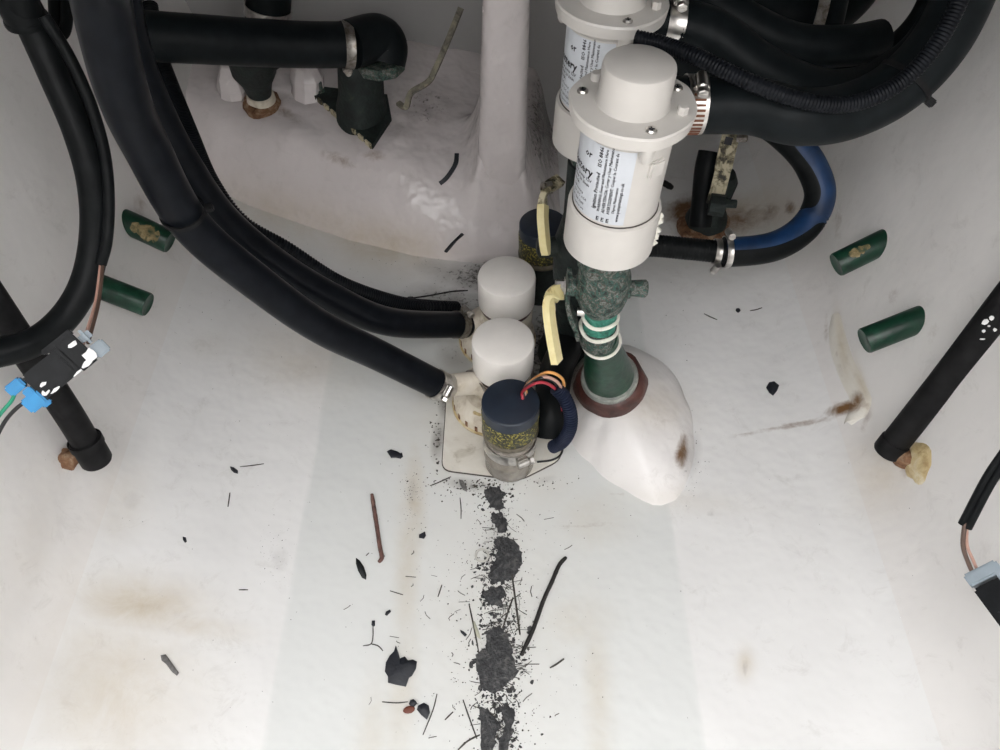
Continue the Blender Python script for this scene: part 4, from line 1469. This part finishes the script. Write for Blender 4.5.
def flat(name, px, th, mat, label, cat, bulge=.001, on=surf, group=None, h=.0003):
    P = [on(u, v, h) for u, v in px]
    c = sum(P, Vector()) / len(P)
    nrm = surf_n(c) if on is surf else Vector((0, -.2, 1)).normalized()
    R = frame(nrm, (1, 0, .01))
    Ri = R.transposed()
    ol = [(Ri @ (p - c)).xy for p in P]
    ol = [(p.x, p.y) for p in ol]
    return single(name, MB().prism(ol, th, R, c, bulge, seed=px[0][0]), mat, label, cat, group, base=c, smooth=50)

def blob_px(u, v, a, b, ang=0, n=12, j=.2):
    out = []
    ca, sa = math.cos(math.radians(ang)), math.sin(math.radians(ang))
    for i in range(n):
        t = 2 * math.pi * i / n
        r = 1 + random.uniform(-j, j)
        x, y = a * r * math.cos(t), b * r * math.sin(t)
        out.append((u + x * ca - y * sa, v + x * sa + y * ca))
    return out

twig('twig', [(566, 558), (559, 566), (552, 582), (543, 602), (533, 630), (521, 656)], .0019, 'twig', 'long black curved twig lying beside the keel sludge')
twig('twig', [(372, 495), (374, 508), (377, 527), (380, 548), (382, 558), (379, 563)], .0020, 'twig_brown', 'reddish brown twig with bent tip above the pointed black leaf')
flat('leaf', [(356, 558), (360, 561), (364, 567), (366.5, 575), (366, 580), (362, 578), (358, 571), (356, 564)], .0006, 'leaf', 'small pointed black leaf below the brown twig', 'leaf', .0012)
flat('rubber_flake', [(396, 646), (398, 652), (400, 659), (405, 657), (408, 661), (413, 660), (417, 662), (416, 669), (412, 676), (409, 678), (406, 687), (396, 685), (388, 683), (388, 677), (385, 672), (386, 663), (390, 656), (394, 652)], .0015, 'flake', 'large torn black rubber flake on the pale floor', 'flake', .002)
flat('leaf', blob_px(409, 710, 6.5, 4, -15, 10, .08), .0006, 'leaf_brown', 'tiny reddish brown leaf touching a black flake', 'leaf', .001)
flat('rubber_flake', blob_px(413, 704, 4, 3.5, 0, 9), .0010, 'flake', 'tiny round black flake beside the reddish brown leaf', 'flake', .001, h=.0016)
flat('rubber_flake', [(418, 706), (424, 703), (429, 706), (430, 713), (427, 720), (421, 715), (417, 710)], .0010, 'flake', 'small black flake with a thin stem, near the reddish leaf', 'flake', .0015)
flat('bark_chip', [(161, 656), (166, 655), (169, 659), (174, 666), (179, 673), (177, 676), (172, 672), (166, 664), (162, 661)], .0016, 'chip_grey', 'grey bark chip alone on the yellowed floor', 'chip', .001)
flat('bark_chip', [(459, 480), (463, 481), (467, 488), (467, 492), (463, 490), (460, 485)], .0012, 'chip_grey', 'small grey bark chip in front of the mounting plate', 'chip', .001)
flat('rubber_flake', [(766, 388), (769, 383), (774, 382), (779, 386), (777, 391), (773, 396), (769, 393)], .0012, 'flake', 'dark fleck on the floor below the two green pegs by the blue hose', 'flake', .0015)
flat('rubber_flake', [(387, 452), (391, 450), (397, 452), (402, 455), (401, 459), (396, 458), (391, 458)], .0012, 'flake', 'black flake on the floor below the front bilge hose', 'flake', .0012)
flat('rubber_flake', [(230, 467), (234, 468), (238, 471), (238, 474), (234, 473), (231, 470)], .0010, 'flake', 'black flake beside a thin pale stem on bare floor', 'flake', .001)
flat('rubber_flake', [(183, 537), (186, 538), (187, 542), (185, 543), (183, 540)], .0008, 'flake', 'tiny lone black flake near the drain pipe corner', 'flake', .0006)
flat('rubber_flake', [(419, 535), (425, 532), (426, 536), (424, 539), (419, 538)], .0009, 'flake', 'small black triangular flake at the edge of the tan streak', 'flake', .0006)
flat('rubber_flake', [(460, 630), (464, 632), (467, 635), (465, 637), (461, 633)], .0009, 'flake', 'small black flake beside the upright thin stem', 'flake', .0006)
flat('rubber_flake', [(386, 612), (390, 610), (391, 612), (387, 616), (385, 615)], .0009, 'flake', 'small oblong black flake above the large torn flake', 'flake', .0006)
flat('seed_head', [(372, 621), (375, 621), (375, 626), (373, 627), (371.5, 625)], .0010, 'flake', 'tiny black seed head on a forked stem', 'seed', .0008)
flat('leaf', [(472, 620), (475, 622), (479, 632), (481, 640), (477, 637), (473, 628)], .0004, 'leaf_pale', 'small pale leaf between the two sludge patches', 'leaf', .0006)
for (pp, lb) in (([(457, 156), (456, 165), (452, 173), (446, 181), (440, 186)], 'curled black rubber strip on top of the moulded step'),
                 ([(463, 236), (458, 241), (452, 247), (446, 254)], 'short black rubber strip at the lower lip of the moulded step')):
    pts = catmull([step_pt(u, v, .0035) for u, v in pp], 5)
    single('rubber_strip', MB().strip(pts, Vector((.6, .3, .2)), .0052, .0022), 'flake', lb, 'strip', 'rubber strips on the step', smooth=40)
for pp, lb in (([(468, 291), (452, 292), (430, 296), (409, 299)], 'thin dark twig lying between the step and the hoses'),):
    twig('twig', pp, .0010, 'twig', lb)
flat('rubber_flake', blob_px(410, 300, 3.5, 3.5, 0, 9), .0012, 'flake', 'round dark speck at the end of the thin twig behind the hoses', 'flake', .001)
flat('rubber_flake', [(398, 455), (402, 453), (403, 457), (400, 459)], .0008, 'flake', 'tiny black flake touching the black flake below the front bilge hose', 'flake', .0006)
flat('rubber_flake', blob_px(738, 311, 2.4, 2, 0, 8), .0010, 'flake', 'tiny round dark flake on the floor below the blue hose', 'flake', .0008)
twig('stem', [(704, 314), (710, 317), (717, 320)], .0006, 'fibre', 'thin stem on the floor right of the verdigris seacock')['category'] = 'stem'
twig('stem', [(750, 311), (756, 310), (762, 308)], .0006, 'fibre', 'thin stem beside the tiny round flake below the blue hose')['category'] = 'stem'
twig('twig', [(660, 183), (667, 187), (672, 190)], .0042, 'twig', 'short dark stub on the floor behind the labelled pump')
# thin stems
stems = [([(469, 604), (474, 628), (479, 654)], .0007, 'upright thin stem left of the keel sludge'),
         ([(512, 575), (516, 605), (520, 635)], .0009, 'thin straight stem between the sludge and the long twig'),
         ([(513, 598), (508, 612), (503, 628)], .0008, 'short slanting stem crossing below the upper sludge patch'),
         ([(373, 626), (373, 636), (371, 644), (363, 646)], .0005, 'forked hair-thin stem under the seed head'),
         ([(371, 644), (378, 646), (383, 651)], .0005, 'hair-thin side branch under the seed head'),
         ([(382, 702), (396, 703), (408, 702)], .0005, 'hair-thin stem lying towards the reddish leaf'),
         ([(437, 694), (433, 710), (423, 735)], .0005, 'hair-thin stem crossing the small black flake'),
         ([(550, 668), (557, 664), (564, 659)], .0008, 'short dark stem beside the foot of the long twig'),
         ([(463, 700), (470, 720), (477, 739)], .0006, 'thin curved stem left of the lowest sludge patch'),
         ([(458, 750), (468, 741), (480, 735)], .0007, 'thin stem reaching into the lowest sludge patch'),
         ([(240, 467), (250, 466), (264, 464)], .0005, 'thin pale stem beside a black flake on bare floor'),
         ([(230, 493), (229, 500), (228, 507)], .0006, 'tiny curved dark stem on bare floor below the pale stem'),
         ([(430, 486), (440, 482), (451, 477)], .0006, 'thin stem at the corner of the mounting plate'),
         ([(460, 498), (461, 508), (461, 519)], .0005, 'hair-thin upright stem in front of the mounting plate'),
         ([(239, 590), (248, 590)], .0006, 'tiny dark straight stem on the bare left floor'),
         ([(390, 591), (403, 595)], .0005, 'hair-thin stem right of the pointed leaf'),
         ([(438, 597), (442, 585)], .0006, 'tiny stem above the upright thin stem'),
         ([(366, 556), (369, 553)], .0005, 'tiny stalk at the pointed leaf'),
         ([(453, 712), (445, 720)], .0006, 'tiny dark stem near the small black flake')]
for px, r, lb in stems:
    o = twig('stem', px, r, 'fibre', lb)
    o['category'] = 'stem'
# clear washer
c = surf(482, 556, .0008)
mb = MB().lathe([(.0050, 0), (.0066, 0), (.0068, .0010), (.0066, .0020), (.0050, .0020), (.0048, .0010), (.0050, 0)], 28, c, (.1, -.2, 1), cap0=False, cap1=False)
single('washer', mb, 'clear', 'small cloudy clear washer left of the upper sludge', 'washer', base=c)

# sludge patches along the keel
patches = [
    ([(485, 490), (492, 486), (500, 488), (505, 494), (502, 502), (505, 508), (498, 510), (490, 508), (488, 500), (484, 495)], 'topmost keel sludge patch, just in front of the navy sensor'),
    ([(492, 514), (500, 512), (506, 518), (508, 526), (505, 533), (498, 532), (494, 525), (491, 519)], 'small keel sludge patch between the topmost and the rounded one'),
    ([(497, 536), (508, 538), (518, 544), (523, 554), (522, 564), (518, 572), (512, 580), (504, 582), (494, 584), (488, 578), (490, 568), (495, 560), (499, 550), (494, 543)], 'rounded keel sludge patch beside the clear washer'),
    ([(482, 594), (490, 589), (503, 588), (506, 594), (501, 600), (504, 606), (494, 606), (486, 602)], 'flat keel sludge patch above the pale leaf'),
    ([(486, 634), (493, 626), (500, 628), (507, 634), (511, 648), (515, 662), (518, 672), (510, 682), (502, 690), (492, 694), (482, 688), (479, 676), (475, 668), (476, 656), (481, 650), (486, 648)], 'largest keel sludge patch beside the foot of the long twig'),
    ([(480, 708), (487, 708), (494, 718), (501, 726), (496, 734), (494, 745), (494, 765), (482, 765), (481, 740)], 'left of the two lowest keel sludge strips'),
    ([(500, 706), (508, 708), (515, 708), (514, 718), (512, 728), (510, 742), (506, 765), (498, 765), (500, 740), (505, 724), (504, 714)], 'right of the two lowest keel sludge strips'),
]
def roughen(px, sub=4, amp=1.3):
    out = []
    n = len(px)
    for i in range(n):
        a, b = px[i], px[(i + 1) % n]
        for k in range(sub):
            t = k / sub
            out.append((a[0] + (b[0] - a[0]) * t + random.uniform(-amp, amp), a[1] + (b[1] - a[1]) * t + random.uniform(-amp, amp)))
    return out
for px, lb in patches:
    flat('sludge_patch', roughen(px), .0004, 'sludge', lb, 'sludge', .0012, group='keel sludge patches')

def bits(name, mat, spec, label):
    global mb
    mb = MB()
    for (u, v, su, sv, n, smin, smax) in spec:
        for _ in range(n):
            uu, vv = random.gauss(u, su), random.gauss(v, sv)
            if 484 < vv < 752:
                crumb(uu, vv, random.uniform(smin, smax) * random.uniform(.5, 1))
    single(name, mb, mat, label, 'sludge', base=Vector((0, .3, 0)), smooth=0, kind='stuff')

# crumbs and fibres that nobody could count
mb = MB()
def crumb(u, v, s):
    p = surf(u, v, .0001)
    nrm = surf_n(p)
    R = frame(nrm, (1, 0, .01))
    k = random.choice((4, 5, 6))
    a0 = random.uniform(0, 6.28)
    st = random.uniform(.4, 1)
    ol = []
    for i in range(k):
        a = a0 + 2 * math.pi * i / k
        r = s * random.uniform(.6, 1.2)
        x, y = r * math.cos(a), r * st * math.sin(a)
        ol.append((x * math.cos(a0) - y * math.sin(a0), x * math.sin(a0) + y * math.cos(a0)))
    b = len(mb.v)
    for x, y in ol:
        mb.v.append(p + R @ Vector((x, y, 0)))
    mb.v.append(p + R @ Vector((0, 0, s * .5)))
    for i in range(k):
        mb.face((b + i, b + (i + 1) % k, b + k))
for (u, v, su, sv, n, smin, smax) in (
        (497, 545, 16, 40, 420, .0003, .0012), (497, 655, 18, 40, 420, .0003, .0012), (500, 730, 16, 22, 160, .0003, .0012),
        (495, 600, 50, 90, 420, .0002, .0008), (440, 440, 7, 22, 70, .0006, .0022), (470, 486, 26, 6, 120, .0005, .0020), (548, 478, 16, 5, 50, .0004, .0015),
        (412, 495, 7, 18, 110, .0003, .0008), (278, 555, 16, 22, 60, .0002, .0005), (300, 560, 150, 110, 90, .0002, .0007), (680, 560, 140, 110, 40, .0002, .0006),
        (690, 460, 9, 24, 60, .0003, .0008), (470, 430, 12, 14, 30, .0005, .0018), (250, 320, 70, 50, 40, .0003, .0007), (620, 300, 40, 40, 30, .0003, .0010), (400, 260, 50, 20, 70, .0003, .0010), (640, 420, 20, 20, 16, .0004, .0009)):
    for _ in range(n):
        uu, vv = random.gauss(u, su), random.gauss(v, sv)
        if vv > 755 or vv < 190 or (440 < uu < 562 and 262 < vv < 478):
            continue
        crumb(uu, vv, random.uniform(smin, smax) * random.uniform(.6, 1))
single('dirt_crumbs', mb, 'speck', 'dark crumbs of dirt scattered over the floor', 'dirt', base=Vector((0, .3, 0)), smooth=0, kind='stuff')
mb = MB()
for (u, v, su, sv, n, ln) in ((508, 655, 10, 22, 90, 11), (500, 565, 12, 26, 60, 9), (500, 615, 12, 14, 36, 12), (497, 720, 14, 18, 40, 10), (480, 620, 60, 90, 50, 7)):
    for _ in range(n):
        uu, vv = random.gauss(u, su), random.gauss(v, sv)
        a = random.uniform(0, 6.28)
        l2 = ln * random.uniform(.4, 1.2)
        if vv > 750 or vv < 488:
            continue
        P = [surf(uu + math.cos(a) * l2 * t + 1.5 * math.sin(t * 3 + a) , vv + math.sin(a) * l2 * t, .0005) for t in (-.5, 0, .5)]
        mb.tube(P, random.uniform(.00018, .0004), 4)
single('plant_fibres', mb, 'fibre', 'fine dark plant fibres tangled in the keel sludge', 'fibres', base=Vector((0, .3, 0)), smooth=0, kind='stuff')

bits('sludge_crumbs', 'sludge', ((495, 500, 7, 8, 60, .0008, .003), (500, 540, 8, 8, 60, .0008, .0028), (494, 570, 9, 14, 120, .0008, .0032), (494, 597, 9, 7, 60, .0008, .003), (497, 630, 9, 6, 60, .0008, .0028),
     (500, 660, 13, 22, 160, .0008, .0036), (497, 698, 11, 7, 70, .0008, .003), (502, 725, 11, 16, 110, .0008, .0034), (440, 425, 3, 16, 1, .0008, .002)), 'loose crumbs of dark sludge around the keel patches')
